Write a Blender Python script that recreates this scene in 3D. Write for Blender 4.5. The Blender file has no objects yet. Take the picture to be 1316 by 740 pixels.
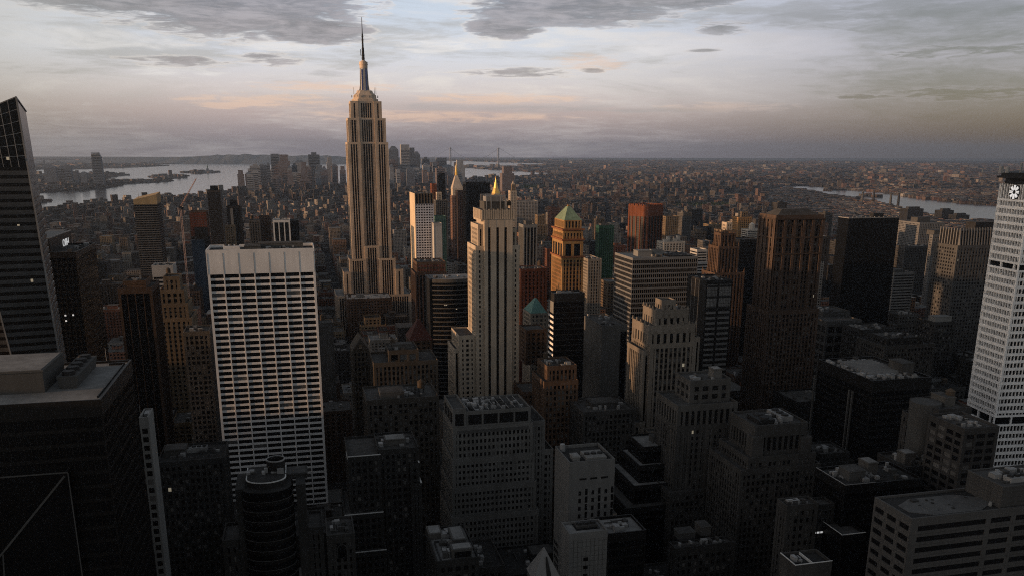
import bpy, math, random
import numpy as np
from math import radians as R
rnd = random.Random(11)
SC = bpy.context.scene
COL = SC.collection

# ------------------------------------------------------------------ camera
F, P0, CX, CAMH = 1100.0, 493.0, 658.0, 262.0          # focal length etc. in pixels of a 1316 wide frame
PIT, YAW, ROLL = R(15.26), R(13.9), R(0.25)
fw = np.array([math.sin(YAW)*math.cos(PIT), math.cos(YAW)*math.cos(PIT), -math.sin(PIT)])
rt = np.array([math.cos(YAW), -math.sin(YAW), 0.0])
up = np.cross(rt, fw)
cr, sr = math.cos(ROLL), math.sin(ROLL)
RT, UP = cr*rt + sr*up, -sr*rt + cr*up
cam = bpy.data.cameras.new('camera'); co = bpy.data.objects.new('camera', cam); COL.objects.link(co)
from mathutils import Matrix
co.matrix_world = Matrix(((RT[0], UP[0], -fw[0], 0), (RT[1], UP[1], -fw[1], 0), (RT[2], UP[2], -fw[2], CAMH), (0, 0, 0, 1)))
cam.sensor_width = 36; cam.lens = F/1316*36; cam.shift_y = (P0-370.0)/1316
cam.clip_start = 1; cam.clip_end = 90000
SC.camera = co

def U(px, py, Y=None, z=None):
    "world point seen at pixel (px,py) on the plane of depth Y or height z"
    d = fw*F + RT*(px-CX) + UP*(P0-py)
    t = Y/d[1] if Y is not None else (z-CAMH)/d[2]
    q = d*t
    return float(q[0]), float(q[1]), float(q[2]+CAMH)
def PJ(X, Y, Z):
    v = np.array([X, Y, Z-CAMH]); k = v @ fw
    return CX + F*(v @ RT)/k, P0 - F*(v @ UP)/k
def depth_to(X, Y, Z, px):
    lo, hi = Y, Y+900
    s = 1 if PJ(X, hi, Z)[0] > PJ(X, lo, Z)[0] else -1
    for _ in range(40):
        m = (lo+hi)/2
        if (PJ(X, m, Z)[0]-px)*s < 0: lo = m
        else: hi = m
    return (lo+hi)/2 - Y
def azel(px, py):
    d = fw*F + RT*(px-CX) + UP*(P0-py)
    return math.degrees(math.atan2(d[0], d[1])), math.degrees(math.atan2(d[2], math.hypot(d[0], d[1])))

# ------------------------------------------------------------------ sky, sun, exposure
SUN_EL, SUN_SIDE = 4.6, 5.0            # sun low on the left, a little behind the camera's side
sd = np.array([-math.cos(R(SUN_SIDE))*math.cos(R(SUN_EL)), -math.sin(R(SUN_SIDE))*math.cos(R(SUN_EL)), math.sin(R(SUN_EL))])
world = bpy.data.worlds.new('World'); SC.world = world; world.use_nodes = True
nt = world.node_tree; nt.nodes.clear()
def node(t, **kw):
    n = nt.nodes.new(t)
    for k, v in kw.items(): setattr(n, k, v)
    return n
def put(sock, v):
    if isinstance(v, bpy.types.NodeSocket): nt.links.new(v, sock)
    else: sock.default_value = v
def M(op, a, b=0.0, c=0.0, clamp=False):
    n = node('ShaderNodeMath', operation=op, use_clamp=clamp)
    put(n.inputs[0], a); put(n.inputs[1], b); put(n.inputs[2], c)
    return n.outputs[0]
def MIX(f, a, b):
    n = node('ShaderNodeMix', data_type='RGBA')
    put(n.inputs[0], f)
    for s, v in ((n.inputs[6], a), (n.inputs[7], b)):
        put(s, v if isinstance(v, bpy.types.NodeSocket) else (*v, 1))
    return n.outputs[2]
def SS(x, a, b):
    n = node('ShaderNodeMapRange', interpolation_type='SMOOTHSTEP')
    put(n.inputs[0], x); n.inputs[1].default_value = a; n.inputs[2].default_value = b
    return n.outputs[0]
def COMB(x, y, z=0.0):
    n = node('ShaderNodeCombineXYZ'); put(n.inputs[0], x); put(n.inputs[1], y); put(n.inputs[2], z); return n.outputs[0]
def NOISE(v, scale, detail=5, rough=.55, dist=0.0):
    n = node('ShaderNodeTexNoise'); put(n.inputs['Vector'], v)
    n.inputs['Scale'].default_value = scale; n.inputs['Detail'].default_value = detail
    n.inputs['Roughness'].default_value = rough; n.inputs['Distortion'].default_value = dist
    return n.outputs['Fac']
tc = node('ShaderNodeTexCoord'); sp = node('ShaderNodeSeparateXYZ'); nt.links.new(tc.outputs['Generated'], sp.inputs[0])
dx, dy, dz = sp.outputs
DEG = 57.29578
az = M('MULTIPLY', M('ARCTAN2', dx, dy), DEG)
el = M('MULTIPLY', M('ARCSINE', dz), DEG)
n1 = NOISE(COMB(M('MULTIPLY', az, .10), M('MULTIPLY', el, .42)), 1.0, 6, .6, .3)
n2 = NOISE(COMB(M('MULTIPLY', az, .28), M('MULTIPLY', el, 1.3)), 1.0, 6, .62, .4)
n3 = NOISE(COMB(M('MULTIPLY', az, .045), M('MULTIPLY', el, .30), 7.3), 1.0, 5, .55, .5)
na = M('MULTIPLY', M('SUBTRACT', n2, .5), 7.0)
ne = M('MULTIPLY', M('SUBTRACT', n1, .5), 3.4)
azn, eln = M('ADD', az, na), M('ADD', el, ne)
def ramp(x, pts):
    n = node('ShaderNodeValToRGB'); put(n.inputs[0], x)
    e = n.color_ramp.elements
    while len(e) < len(pts): e.new(.5)
    for i, (p, c) in enumerate(pts): e[i].position = p; e[i].color = (*c, 1)
    return n.outputs[0]
# clear-to-hazy gradient by elevation (0..12 degrees)
g = ramp(M('DIVIDE', el, 12.0), [(0, (.27, .255, .31)), (.10, (.34, .31, .36)), (.19, (.50, .415, .44)), (.30, (.66, .61, .635)),
                               (.45, (.67, .70, .79)), (.70, (.58, .67, .80)), (1, (.40, .46, .56))])
nf = NOISE(COMB(M('MULTIPLY', az, .30), M('MULTIPLY', el, 1.25), 3.1), 1.0, 9, .64, .6)
ns = NOISE(COMB(M('MULTIPLY', az, .55), M('MULTIPLY', el, 4.2), 9.7), 1.0, 7, .62, .5)
rag = M('ADD', M('MULTIPLY', M('SUBTRACT', nf, .5), 3.6), M('MULTIPLY', M('SUBTRACT', ns, .5), 1.5))
rag2 = M('MULTIPLY', M('SUBTRACT', ns, .5), 4.6)
def field(px, py, wx, wy):
    a0, e0 = azel(px, py); a1, _ = azel(px+wx, py); _, e1 = azel(px, py-wy)
    u = M('DIVIDE', M('SUBTRACT', az, a0), a1-a0); v = M('DIVIDE', M('SUBTRACT', el, e0), e1-e0)
    return M('MAXIMUM', M('SUBTRACT', 1.0, M('ADD', M('MULTIPLY', u, u), M('MULTIPLY', v, v))), -4.0)
def blob(px, py, wx, wy, soft=.5): return SS(M('ADD', field(px, py, wx, wy), rag), .25-soft*.5, .25+soft)
def mass(px, py, wx, wy, soft=1.15): return SS(M('ADD', M('MULTIPLY', field(px, py, wx, wy), 1.7), M('ADD', M('MULTIPLY', rag, .62), M('MULTIPLY', rag2, .28))), .0, soft)
def fine(px, py, wx, wy, soft=1.3): return SS(M('ADD', field(px, py, wx, wy), rag2), .25-soft*.5, .25+soft)
def mx(*s):
    r = s[0]
    for t in s[1:]: r = M('MAXIMUM', r, t)
    return r
# pale veils
veil = SS(M('ADD', n3, M('MULTIPLY', M('SUBTRACT', ns, .5), .35)), .42, .68)
c = MIX(M('MULTIPLY', veil, .6), g, (.74, .72, .72))
n4 = NOISE(COMB(M('MULTIPLY', az, .075), M('MULTIPLY', el, .55), 5.5), 1.0, 8, .6, .7)
layer = M('MULTIPLY', SS(M('ADD', n4, M('MULTIPLY', M('SUBTRACT', ns, .5), .25)), .47, .66), SS(el, 1.5, 5))
c = MIX(M('MULTIPLY', layer, .68), c, (.40, .395, .41))
cream = M('MULTIPLY', SS(M('ADD', n4, M('MULTIPLY', M('SUBTRACT', nf, .5), .5)), .46, .30), SS(el, 1.8, 4.5))
c = MIX(M('MULTIPLY', cream, .6), c, (.84, .80, .77))
warm = mx(fine(340, 130, 120, 10, 1), fine(420, 112, 90, 8, 1), fine(640, 128, 120, 8, 1), fine(765, 82, 50, 12, 1), fine(560, 150, 180, 8, 1), fine(930, 138, 90, 7, 1), fine(290, 135, 40, 5, .8))
c = MIX(M('MULTIPLY', warm, .6), c, (.86, .60, .47))
brite = mx(blob(1040, 62, 80, 18, 1), blob(100, 48, 150, 16, 1), blob(900, 62, 120, 16, 1), fine(220, 92, 60, 8, 1), fine(360, 60, 60, 9, 1), fine(560, 60, 60, 9, 1))
c = MIX(M('MULTIPLY', brite, .7), c, (.86, .85, .86))
grey = mx(blob(1230, 30, 180, 50, 1.2), blob(1200, 110, 150, 50, 1.2))
c = MIX(M('MULTIPLY', grey, .75), c, MIX(SS(n2, .3, .7), (.24, .24, .245), (.42, .42, .425)))
mid = mx(fine(690, 140, 120, 7), fine(1090, 158, 60, 4), fine(560, 138, 50, 6), fine(425, 95, 30, 4), fine(1000, 24, 200, 10), fine(850, 142, 90, 4))
c = MIX(M('MULTIPLY', mid, .55), c, (.35, .35, .40))
dark = mx(mass(300, 0, 200, 62), mass(150, -12, 190, 40), mass(400, 40, 90, 22), mass(730, 8, 170, 34), mass(650, 36, 60, 18), mass(880, -4, 90, 20),
          fine(345, 76, 45, 10), fine(228, 79, 70, 8), fine(925, 36, 36, 11), fine(675, 94, 80, 7), fine(760, 91, 18, 4),
          fine(1240, 66, 110, 11), fine(1105, 125, 56, 4), fine(1240, 121, 110, 10), fine(905, 65, 22, 3))
shade = MIX(SS(M('ADD', M('MULTIPLY', nf, .55), M('MULTIPLY', ns, .45)), .38, .62), (.135, .115, .155), (.36, .325, .37))
rim = M('MULTIPLY', SS(dark, .02, .25), SS(dark, .75, .3))
c = MIX(M('MULTIPLY', rim, .45), c, (.86, .80, .76))
c = MIX(M('MULTIPLY', SS(dark, .05, 1.05), .88), c, shade)
# the evening sky is brightest around the middle of the view and dulls to both sides, more so to the right
fall_r = SS(az, 14, 46); fall_l = SS(az, -2, -24)
c = MIX(M('MULTIPLY', fall_r, .93), c, MIX(SS(el, 0, 5), (.10, .10, .10), (.27, .27, .27))) if False else c
hsv = node('ShaderNodeHueSaturation'); put(hsv.inputs['Color'], c)
put(hsv.inputs['Saturation'], M('SUBTRACT', 1.0, M('MAXIMUM', M('MULTIPLY', fall_r, .95), M('MULTIPLY', fall_l, .8))))
low = SS(el, 6.5, .3)
dull = M('SUBTRACT', 1.0, M('ADD', M('MULTIPLY', fall_r, M('ADD', .50, M('MULTIPLY', low, .30))), M('MULTIPLY', fall_l, M('ADD', .33, M('MULTIPLY', low, .16)))))
put(hsv.inputs['Value'], dull)
c = hsv.outputs[0]
tv = node('ShaderNodeVectorMath', operation='MULTIPLY'); put(tv.inputs[0], c); put(tv.inputs[1], MIX(fall_r, (1.0, .965, .98), (.80, .745, .98)))
c = tv.outputs[0]
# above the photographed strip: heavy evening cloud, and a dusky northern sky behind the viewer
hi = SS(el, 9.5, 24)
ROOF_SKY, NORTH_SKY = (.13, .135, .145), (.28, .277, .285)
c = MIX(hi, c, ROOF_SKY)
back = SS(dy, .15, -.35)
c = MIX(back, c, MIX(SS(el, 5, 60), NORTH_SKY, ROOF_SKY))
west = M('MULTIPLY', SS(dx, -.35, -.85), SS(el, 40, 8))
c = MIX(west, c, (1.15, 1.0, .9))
below = SS(el, -.5, -4)
c = MIX(below, c, (.05, .05, .05))
sky = node('ShaderNodeTexSky', sky_type='NISHITA'); sky.sun_disc = False
sky.sun_elevation = R(SUN_EL); sky.sun_rotation = math.atan2(sd[0], sd[1])
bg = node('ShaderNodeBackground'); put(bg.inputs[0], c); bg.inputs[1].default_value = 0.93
bg2 = node('ShaderNodeBackground'); put(bg2.inputs[0], sky.outputs[0]); bg2.inputs[1].default_value = 0.05
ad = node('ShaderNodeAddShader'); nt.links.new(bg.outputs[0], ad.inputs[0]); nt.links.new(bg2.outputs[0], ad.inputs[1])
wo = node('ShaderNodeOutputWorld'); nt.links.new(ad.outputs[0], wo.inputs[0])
world.cycles.sampling_method = 'MANUAL'; world.cycles.sample_map_resolution = 1024

sl = bpy.data.lights.new('sun', 'SUN'); sl.energy = 5.0; sl.angle = R(.6); sl.color = (1.0, .58, .30)
so = bpy.data.objects.new('sun', sl); COL.objects.link(so)
from mathutils import Vector
so.rotation_euler = Vector(sd).to_track_quat('Z', 'Y').to_euler(); so.location = (-500, 0, 600)
SC.view_settings.view_transform = 'Standard'; SC.view_settings.look = 'None'
SC.view_settings.exposure = 0.0; SC.view_settings.gamma = 1.0
SC.render.engine = 'CYCLES'
SC.cycles.use_denoising = False
SC.cycles.pixel_filter_type = 'BLACKMAN_HARRIS'; SC.cycles.filter_width = 1.05
try: SC.cycles.denoiser = 'OPENIMAGEDENOISE'
except Exception: pass
SC.cycles.max_bounces = 5; SC.cycles.diffuse_bounces = 2; SC.cycles.glossy_bounces = 2; SC.cycles.volume_bounces = 0
SC.cycles.transmission_bounces = 2; SC.cycles.caustics_reflective = False

# ------------------------------------------------------------------ materials
MATS = {}
def mat(name, col, rough=.85, var=.3, spec=.25, metal=0.0, streak=True, emit=None, estr=0.0):
    if name in MATS: return MATS[name]
    m = bpy.data.materials.new(name); m.use_nodes = True; t = m.node_tree; b = t.nodes['Principled BSDF']
    b.inputs['Roughness'].default_value = rough; b.inputs['Specular IOR Level'].default_value = spec; b.inputs['Metallic'].default_value = metal
    tcn = t.nodes.new('ShaderNodeTexCoord'); mp = t.nodes.new('ShaderNodeMapping')
    mp.inputs['Scale'].default_value = (.35, .35, .035 if streak else .35)
    t.links.new(tcn.outputs['Object'], mp.inputs[0])
    a = t.nodes.new('ShaderNodeTexNoise'); a.inputs['Scale'].default_value = 1.0; a.inputs['Detail'].default_value = 6; a.inputs['Roughness'].default_value = .65
    t.links.new(mp.outputs[0], a.inputs['Vector'])
    b2 = t.nodes.new('ShaderNodeTexNoise'); b2.inputs['Scale'].default_value = .06; b2.inputs['Detail'].default_value = 3
    t.links.new(tcn.outputs['Object'], b2.inputs['Vector'])
    ml = t.nodes.new('ShaderNodeMath'); ml.operation = 'MULTIPLY'; t.links.new(a.outputs['Fac'], ml.inputs[0]); t.links.new(b2.outputs['Fac'], ml.inputs[1])
    mr = t.nodes.new('ShaderNodeMapRange'); mr.inputs[1].default_value = .12; mr.inputs[2].default_value = .40
    mr.inputs[3].default_value = 1-var; mr.inputs[4].default_value = 1+var; t.links.new(ml.outputs[0], mr.inputs[0])
    oi = t.nodes.new('ShaderNodeObjectInfo'); mo = t.nodes.new('ShaderNodeMapRange'); mo.inputs[3].default_value = .88; mo.inputs[4].default_value = 1.12
    t.links.new(oi.outputs['Random'], mo.inputs[0])
    m2 = t.nodes.new('ShaderNodeMath'); m2.operation = 'MULTIPLY'; t.links.new(mr.outputs[0], m2.inputs[0]); t.links.new(mo.outputs[0], m2.inputs[1])
    vm = t.nodes.new('ShaderNodeVectorMath'); vm.operation = 'SCALE'; vm.inputs[0].default_value = col[:3]; t.links.new(m2.outputs[0], vm.inputs['Scale'])
    t.links.new(vm.outputs[0], b.inputs['Base Color'])
    if emit:
        b.inputs['Emission Color'].default_value = (*emit, 1); b.inputs['Emission Strength'].default_value = estr
    if emit: m.cycles.emission_sampling = 'NONE'
    MATS[name] = m; return m
m_white = mat('white_travertine', (.80, .78, .76), .75, .12)
m_met = mat('pale_precast', (.80, .80, .80), .8, .12)
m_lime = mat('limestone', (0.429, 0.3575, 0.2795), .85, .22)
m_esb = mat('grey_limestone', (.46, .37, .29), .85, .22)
m_tan = mat('tan_brick', (0.165, 0.1237, 0.0825), .9, .3)
m_brown = mat('brown_brick', (0.084, 0.0525, 0.035), .9, .3)
m_red = mat('red_brick', (.09, .036, .024), .9, .3)
m_orange = mat('orange_brick', (.17, .058, .028), .9, .25)
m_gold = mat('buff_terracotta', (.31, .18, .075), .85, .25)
m_grey = mat('grey_stone', (0.082, 0.0784, 0.0739), .9, .3)
m_soot = mat('sooty_stone', (0.0501, 0.0488, 0.0471), .9, .35)
m_dkst = mat('dark_stone', (0.0258, 0.0258, 0.0258), .85, .35)
m_conc = mat('concrete', (0.17, 0.17, 0.1658), .9, .18)
m_concd = mat('dull_concrete', (0.065, 0.065, 0.0637), .9, .18)
m_black = mat('black_metal', (0.0048, 0.0048, 0.0054), .5, .3, .25)
m_blk2 = mat('charcoal_metal', (0.0154, 0.0154, 0.0161), .6, .3, .2)
m_glass = mat('dark_glass', (0.0042, 0.0048, 0.006), .22, .3, .25)
m_glassb = mat('smoked_glass', (0.0072, 0.0066, 0.0066), .3, .4, .2)
m_pane = mat('window_glass', (.008, .008, .009), .15, .4, .25, streak=False)
m_blind_glint = mat('window_blind_glint', (0.096, 0.093, 0.09), .6, .4, .3, streak=False)  # pale panes: blinds, plus sky reflections put into the colour
m_lit = mat('lit_window', (.5, .45, .35), .6, .2, .2, emit=(1, .86, .62), estr=.16)
m_roof = mat('roof_gravel', (0.0531, 0.0522, 0.0512), .95, .45, streak=False)
m_roofl = mat('pale_roof', (0.17, 0.17, 0.1683), .95, .35, streak=False)
m_roofd = mat('tar_roof', (.022, .022, .022), .9, .5, streak=False)
m_steel = mat('galvanised_steel', (0.2228, 0.2228, 0.2228), .5, .3, .4)
m_wood = mat('weathered_wood', (.06, .045, .032), .9, .35)
m_verd = mat('copper_green', (.17, .23, .15), .7, .3)
m_gilt = mat('gilded_tile', (.80, .50, .13), .38, .15, .5, .65)
m_teal = mat('teal_glass', (.03, .10, .085), .35, .3, .4)
m_green = mat('green_glass', (.010, .040, .026), .3, .3, .4)
m_bluew = mat('blue_netting', (.025, .042, .065), .8, .3)
m_onet = mat('orange_netting', (.26, .065, .03), .8, .3)
m_haze_b = mat('hazed_grey_facade', (.11, .125, .15), .8, .2)  # far facades below too: distance haze mixed into their colours
m_haze_w = mat('hazed_pale_facade', (.27, .27, .28), .8, .2)
m_haze_r = mat('hazed_brown_facade', (.15, .12, .115), .85, .2)
m_cope = mat('white_coping', (.50, .50, .49), .8, .2)
m_sign = mat('white_sign', (.8, .8, .8), .6, .05, emit=(1, 1, 1), estr=.4)
m_crane = mat('pale_crane_paint', (.50, .33, .26), .6, .1)
m_bluelt = mat('blue_mast_glass', (.03, .05, .16), .2, .2, .5, emit=(.12, .16, .45), estr=.05)

# ------------------------------------------------------------------ mesh builder
BI = np.array([[0,3,2,1],[4,5,6,7],[0,1,5,4],[1,2,6,5],[2,3,7,6],[3,0,4,7]])
class MB:
    def __init__(s): s.b = []; s.v = []; s.f = []
    def box(s, x0, x1, y0, y1, z0, z1):
        if x1 > x0 and y1 > y0 and z1 > z0: s.b.append((x0, x1, y0, y1, z0, z1))
        return s
    def poly(s, vs, fs):
        o = len(s.v); s.v += [tuple(v) for v in vs]; s.f += [tuple(i+o for i in f) for f in fs]; return s
    def loft(s, rings, cap=True):
        n = len(rings[0]); vs = [p for r in rings for p in r]; fs = []
        for k in range(len(rings)-1):
            for i in range(n):
                j = (i+1) % n; fs.append((k*n+i, k*n+j, (k+1)*n+j, (k+1)*n+i))
        if cap: fs.append(tuple(range(n-1, -1, -1))); fs.append(tuple((len(rings)-1)*n+i for i in range(n)))
        return s.poly(vs, fs)
    def cyl(s, x, y, z0, z1, r0, r1=None, n=12):
        r1 = r0 if r1 is None else r1
        return s.loft([[(x+r*math.cos(6.28319*i/n), y+r*math.sin(6.28319*i/n), z) for i in range(n)] for r, z in ((r0, z0), (max(r1, .02), z1))])
    def pyr(s, x0, x1, y0, y1, z0, z1, k=.03):
        cx, cy = (x0+x1)/2, (y0+y1)/2; a, b = (x1-x0)/2*k, (y1-y0)/2*k
        return s.loft([[(x0,y0,z0),(x1,y0,z0),(x1,y1,z0),(x0,y1,z0)], [(cx-a,cy-b,z1),(cx+a,cy-b,z1),(cx+a,cy+b,z1),(cx-a,cy+b,z1)]])
    def bar(s, p, q, w):
        p, q = np.array(p, float), np.array(q, float); d = q-p; d /= np.linalg.norm(d)
        a = np.cross(d, (0, 0, 1) if abs(d[2]) < .9 else (1, 0, 0)); a /= np.linalg.norm(a); b = np.cross(d, a); a *= w/2; b *= w/2
        return s.loft([[p-a-b, p+a-b, p+a+b, p-a+b], [q-a-b, q+a-b, q+a+b, q-a+b]])
    def empty(s): return not s.b and not s.v
    def mesh(s, name, off=(0, 0, 0)):
        vs = [np.array(s.v, float).reshape(-1, 3)]; nv = len(s.v); loops = [np.array([i for f in s.f for i in f], int)]; tot = [len(f) for f in s.f]
        if s.b:
            B = np.array(s.b); n = len(B)
            X = B[:, [0, 1, 1, 0, 0, 1, 1, 0]]; Y = B[:, [2, 2, 3, 3, 2, 2, 3, 3]]; Z = B[:, [4, 4, 4, 4, 5, 5, 5, 5]]
            vs.append(np.stack([X, Y, Z], -1).reshape(-1, 3))
            fi = (BI.reshape(1, 24) + (np.arange(n)*8).reshape(-1, 1) + nv).reshape(-1); loops.append(fi); tot += [4]*(6*n)
        V = np.concatenate(vs) - np.array(off); Lp = np.concatenate(loops); tot = np.array(tot)
        me = bpy.data.meshes.new(name); me.vertices.add(len(V)); me.vertices.foreach_set('co', V.astype(np.float32).ravel())
        me.loops.add(len(Lp)); me.loops.foreach_set('vertex_index', Lp.astype(np.int32))
        me.polygons.add(len(tot)); st = np.concatenate([[0], np.cumsum(tot)[:-1]])
        me.polygons.foreach_set('loop_start', st.astype(np.int32)); me.polygons.foreach_set('loop_total', tot.astype(np.int32))
        me.polygons.foreach_set('use_smooth', np.zeros(len(tot), bool)); me.update(calc_edges=True); me.validate(); return me
    def build(s, name, m, parent=None, kind=None):
        if s.empty(): return None
        off = (0, 0, 0); p = parent
        while p is not None: off = tuple(a+b for a, b in zip(off, p.location)); p = p.parent
        me = s.mesh(name, off); me.materials.append(m)
        o = bpy.data.objects.new(name, me); COL.objects.link(o); o.parent = parent
        if kind: o['kind'] = kind
        return o
def thing(name, label, cat, loc, group=None):
    o = bpy.data.objects.new(name, None); COL.objects.link(o); o.location = loc; o.empty_display_size = 2
    o['label'] = label; o['category'] = cat
    if group: o['group'] = group
    return o
def tag(o, label, cat, group=None):
    o['label'] = label; o['category'] = cat
    if group: o['group'] = group
    return o

# ------------------------------------------------------------------ facades
def ST(bay=4, fh=3.8, pw=1.6, sh=1.7, pd=.35, sdp=.2, wall=None, sp=None, glass=None, top=2.0, win=False, roof=None, lit=.001, blind_glint=.2, cw=None, par=1.0):
    return dict(bay=bay, fh=fh, pw=pw, sh=sh, pd=pd, sd=sdp, wall=wall or m_soot, sp=sp, glass=glass or m_glass, top=top, win=win, roof=roof or m_roof, lit=lit, blind_glint=blind_glint, cw=cw or pw, par=par)
class Bld:
    "collects the meshes of one building"
    def __init__(s, name, label, cat, x, y, group=None):
        s.root = thing(name, label, cat, (x, y, 0), group); s.p = {}; s.cells = []; s.windows_of = {}
    def mb(s, part, m):
        k = (part, m.name)
        if k not in s.p: s.p[k] = MB()
        return s.p[k]
    def tier(s, x0, x1, y0, y1, z0, z1, st, faces='NWE', deck=True, part='wall'):
        W = s.mb(part, st['wall']); S = s.mb('spandrel', st['sp']) if st['sp'] else W
        G = s.mb('glazing', st['glass']); pd, sdp, cw = st['pd'], st['sd'], st['cw']
        G.box(x0, x1, y0, y1, z0, z1-.4)
        W.box(x0+.25, x1-.25, y1+.02, y1+.2, z0, z1-.4)
        zt = z1-st['top']
        for cx0, cx1, cy0, cy1 in ((x0-pd, x0+cw, y0-pd, y0+cw), (x1-cw, x1+pd, y0-pd, y0+cw), (x0-pd, x0+cw, y1-cw, y1+pd), (x1-cw, x1+pd, y1-cw, y1+pd)):
            W.box(cx0, cx1, cy0, cy1, z0, zt)
        nf = max(1, int(round((zt-z0)/st['fh']))); fh = (zt-z0)/nf
        for fc in faces:
            a0, a1 = (x0, x1) if fc in 'NS' else (y0, y1)
            n = max(1, int(round((a1-a0)/st['bay']))); b = (a1-a0)/n
            def put_(mbx, u0, u1, d, q0, q1, inn=.15):
                if fc == 'N': mbx.box(u0, u1, y0-d, y0+inn, q0, q1)
                elif fc == 'S': mbx.box(u0, u1, y1-inn, y1+d, q0, q1)
                elif fc == 'W': mbx.box(x0-d, x0+inn, u0, u1, q0, q1)
                else: mbx.box(x1-inn, x1+d, u0, u1, q0, q1)
            if pd > 0 and st['pw'] > 0:
                for i in range(1, n): put_(W, a0+i*b-st['pw']/2, a0+i*b+st['pw']/2, pd-.004, z0, zt)
            for k in range(nf):
                if st['sh'] > 0: put_(S, a0+.01, a1-.01, sdp, z0+k*fh, z0+k*fh+st['sh'])
            if st['win'] and fc in 'NWE':
                for k in range(nf-1, -1, -1):
                    for i in range(n):
                        u0 = a0+i*b+(cw if i == 0 else st['pw']/2)+.06; u1 = a0+(i+1)*b-(cw if i == n-1 else st['pw']/2)-.06
                        if u1-u0 > .5: s.cells.append((fc, u0, u1, (x0, x1, y0, y1), z0+k*fh+st['sh']+.06, z0+(k+1)*fh-.06, st))
        # solid top band, parapet, deck
        W.box(x0-pd-.06, x1+pd+.06, y0-pd-.06, y1+pd+.06, zt, z1-.45)
        if deck:
            t = .45
            for q in ((x0-pd-.06, x1+pd+.06, y0-pd-.06, y0-pd+t), (x0-pd-.06, x1+pd+.06, y1+pd-t, y1+pd+.06), (x0-pd-.06, x0-pd+t, y0-pd+t, y1+pd-t), (x1+pd-t, x1+pd+.06, y0-pd+t, y1+pd-t)):
                W.box(q[0], q[1], q[2], q[3], z1-.45, z1+st['par'])
            s.mb('roof', st['roof']).box(x0-pd+t, x1+pd-t, y0-pd+t, y1+pd-t, z1-.44, z1-.2)
        return s
    def done(s):
        for (part, _), b in s.p.items():
            if b.empty(): continue
            b.build(part, next(m for m in MATS.values() if m.name == _), s.root)
        if s.cells:
            cam_y = lambda c: 0
            order = sorted(range(len(s.cells)), key=lambda i: (0 if s.cells[i][0] == 'N' else 1, -s.cells[i][4]))
            nN = [i for i in order if s.cells[i][0] == 'N'][:66]; nS = [i for i in order if s.cells[i][0] != 'N'][:100-len(nN)]
            indiv = set(nN+nS); rest = {}
            lx, ly = s.root.location.x, s.root.location.y
            cache = {}
            for i in order:
                fc, u0, u1, (x0, x1, y0, y1), z0, z1, st = s.cells[i]
                q = rnd.random(); mm = m_lit if q < st['lit'] else (m_blind_glint if q < st['lit']+st['blind_glint'] else m_pane)
                w, h = u1-u0, z1-z0
                if i in indiv:
                    key = (fc in 'NS', round(w, 1), round(h, 1), mm.name)
                    if key not in cache:
                        t = MB()
                        if fc in 'NS': t.box(-w/2, w/2, -.06, .1, 0, h).box(-w/2, w/2, -.1, -.061, h*.5, h*.5+.12)
                        else: t.box(-.06 if fc == 'W' else -.1, .1 if fc == 'W' else .06, -w/2, w/2, 0, h)
                        me = t.mesh('window'); me.materials.append(mm); cache[key] = me
                    o = bpy.data.objects.new('window', cache[key]); COL.objects.link(o); o.parent = s.root
                    uc = (u0+u1)/2
                    o.location = (uc-lx, y0-ly, z0) if fc == 'N' else ((x0 if fc == 'W' else x1)-lx, uc-ly, z0)
                else:
                    t = rest.setdefault(mm.name, (MB(), mm))[0]
                    if fc == 'N': t.box(u0, u1, y0-.06, y0+.1, z0, z1)
                    elif fc == 'W': t.box(x0-.06, x0+.1, u0, u1, z0, z1)
                    else: t.box(x1-.1, x1+.06, u0, u1, z0, z1)
            for t, mm in rest.values(): t.build('windows', mm, s.root, 'stuff')
        return s.root
    # roof furniture
    def bulkhead(s, x0, x1, y0, y1, z, h, m=None, roof=None):
        if x1-x0 < 1.2 or y1-y0 < 1.2: return
        h = max(h, 1.5)
        b = MB().box(x0, x1, y0, y1, z-.2, z+h); o = b.build('penthouse', m or m_soot, s.root)
        MB().box(x0-.25, x1+.25, y0-.25, y1+.25, z+h, z+h+.5).build('coping', m or m_soot, o)
        MB().box(x0+.4, x1-.4, y0+.4, y1-.4, z+h+.5, z+h+.62).build('roof', roof or m_roof, o)
    def tank(s, x, y, z, r=2.2, h=4.0):
        b = MB()
        for i in (-1, 1):
            for j in (-1, 1): b.box(x+i*r*.6-.15, x+i*r*.6+.15, y+j*r*.6-.15, y+j*r*.6+.15, z-.2, z+2.6)
        o = b.build('water_tank', m_blk2, s.root)
        MB().cyl(x, y, z+2.55, z+2.55+h, r, r*.95, 14).build('barrel', m_wood, o)
        MB().cyl(x, y, z+2.5+h, z+2.5+h+1.5, r*1.08, .05, 14).build('lid', m_wood, o)
    def fans(s, x0, x1, y0, y1, z, n, m=None, h=3.0, along='x'):
        o = MB().box(x0, x1, y0, y1, z-.2, z+h).build('cooling_unit', m or m_steel, s.root)
        for i in range(n):
            t = (i+.5)/n
            x, y = ((x0+(x1-x0)*t, (y0+y1)/2) if along == 'x' else ((x0+x1)/2, y0+(y1-y0)*t))
            r = .42*min((x1-x0)/(n if along == 'x' else 1), (y1-y0)/(n if along != 'x' else 1))
            MB().cyl(x, y, z+h, z+h+.7, r, r*.92, 16).cyl(x, y, z+h+.71, z+h+.75, r*.8, r*.8, 16).build('fan', m_blk2, o)
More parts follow.
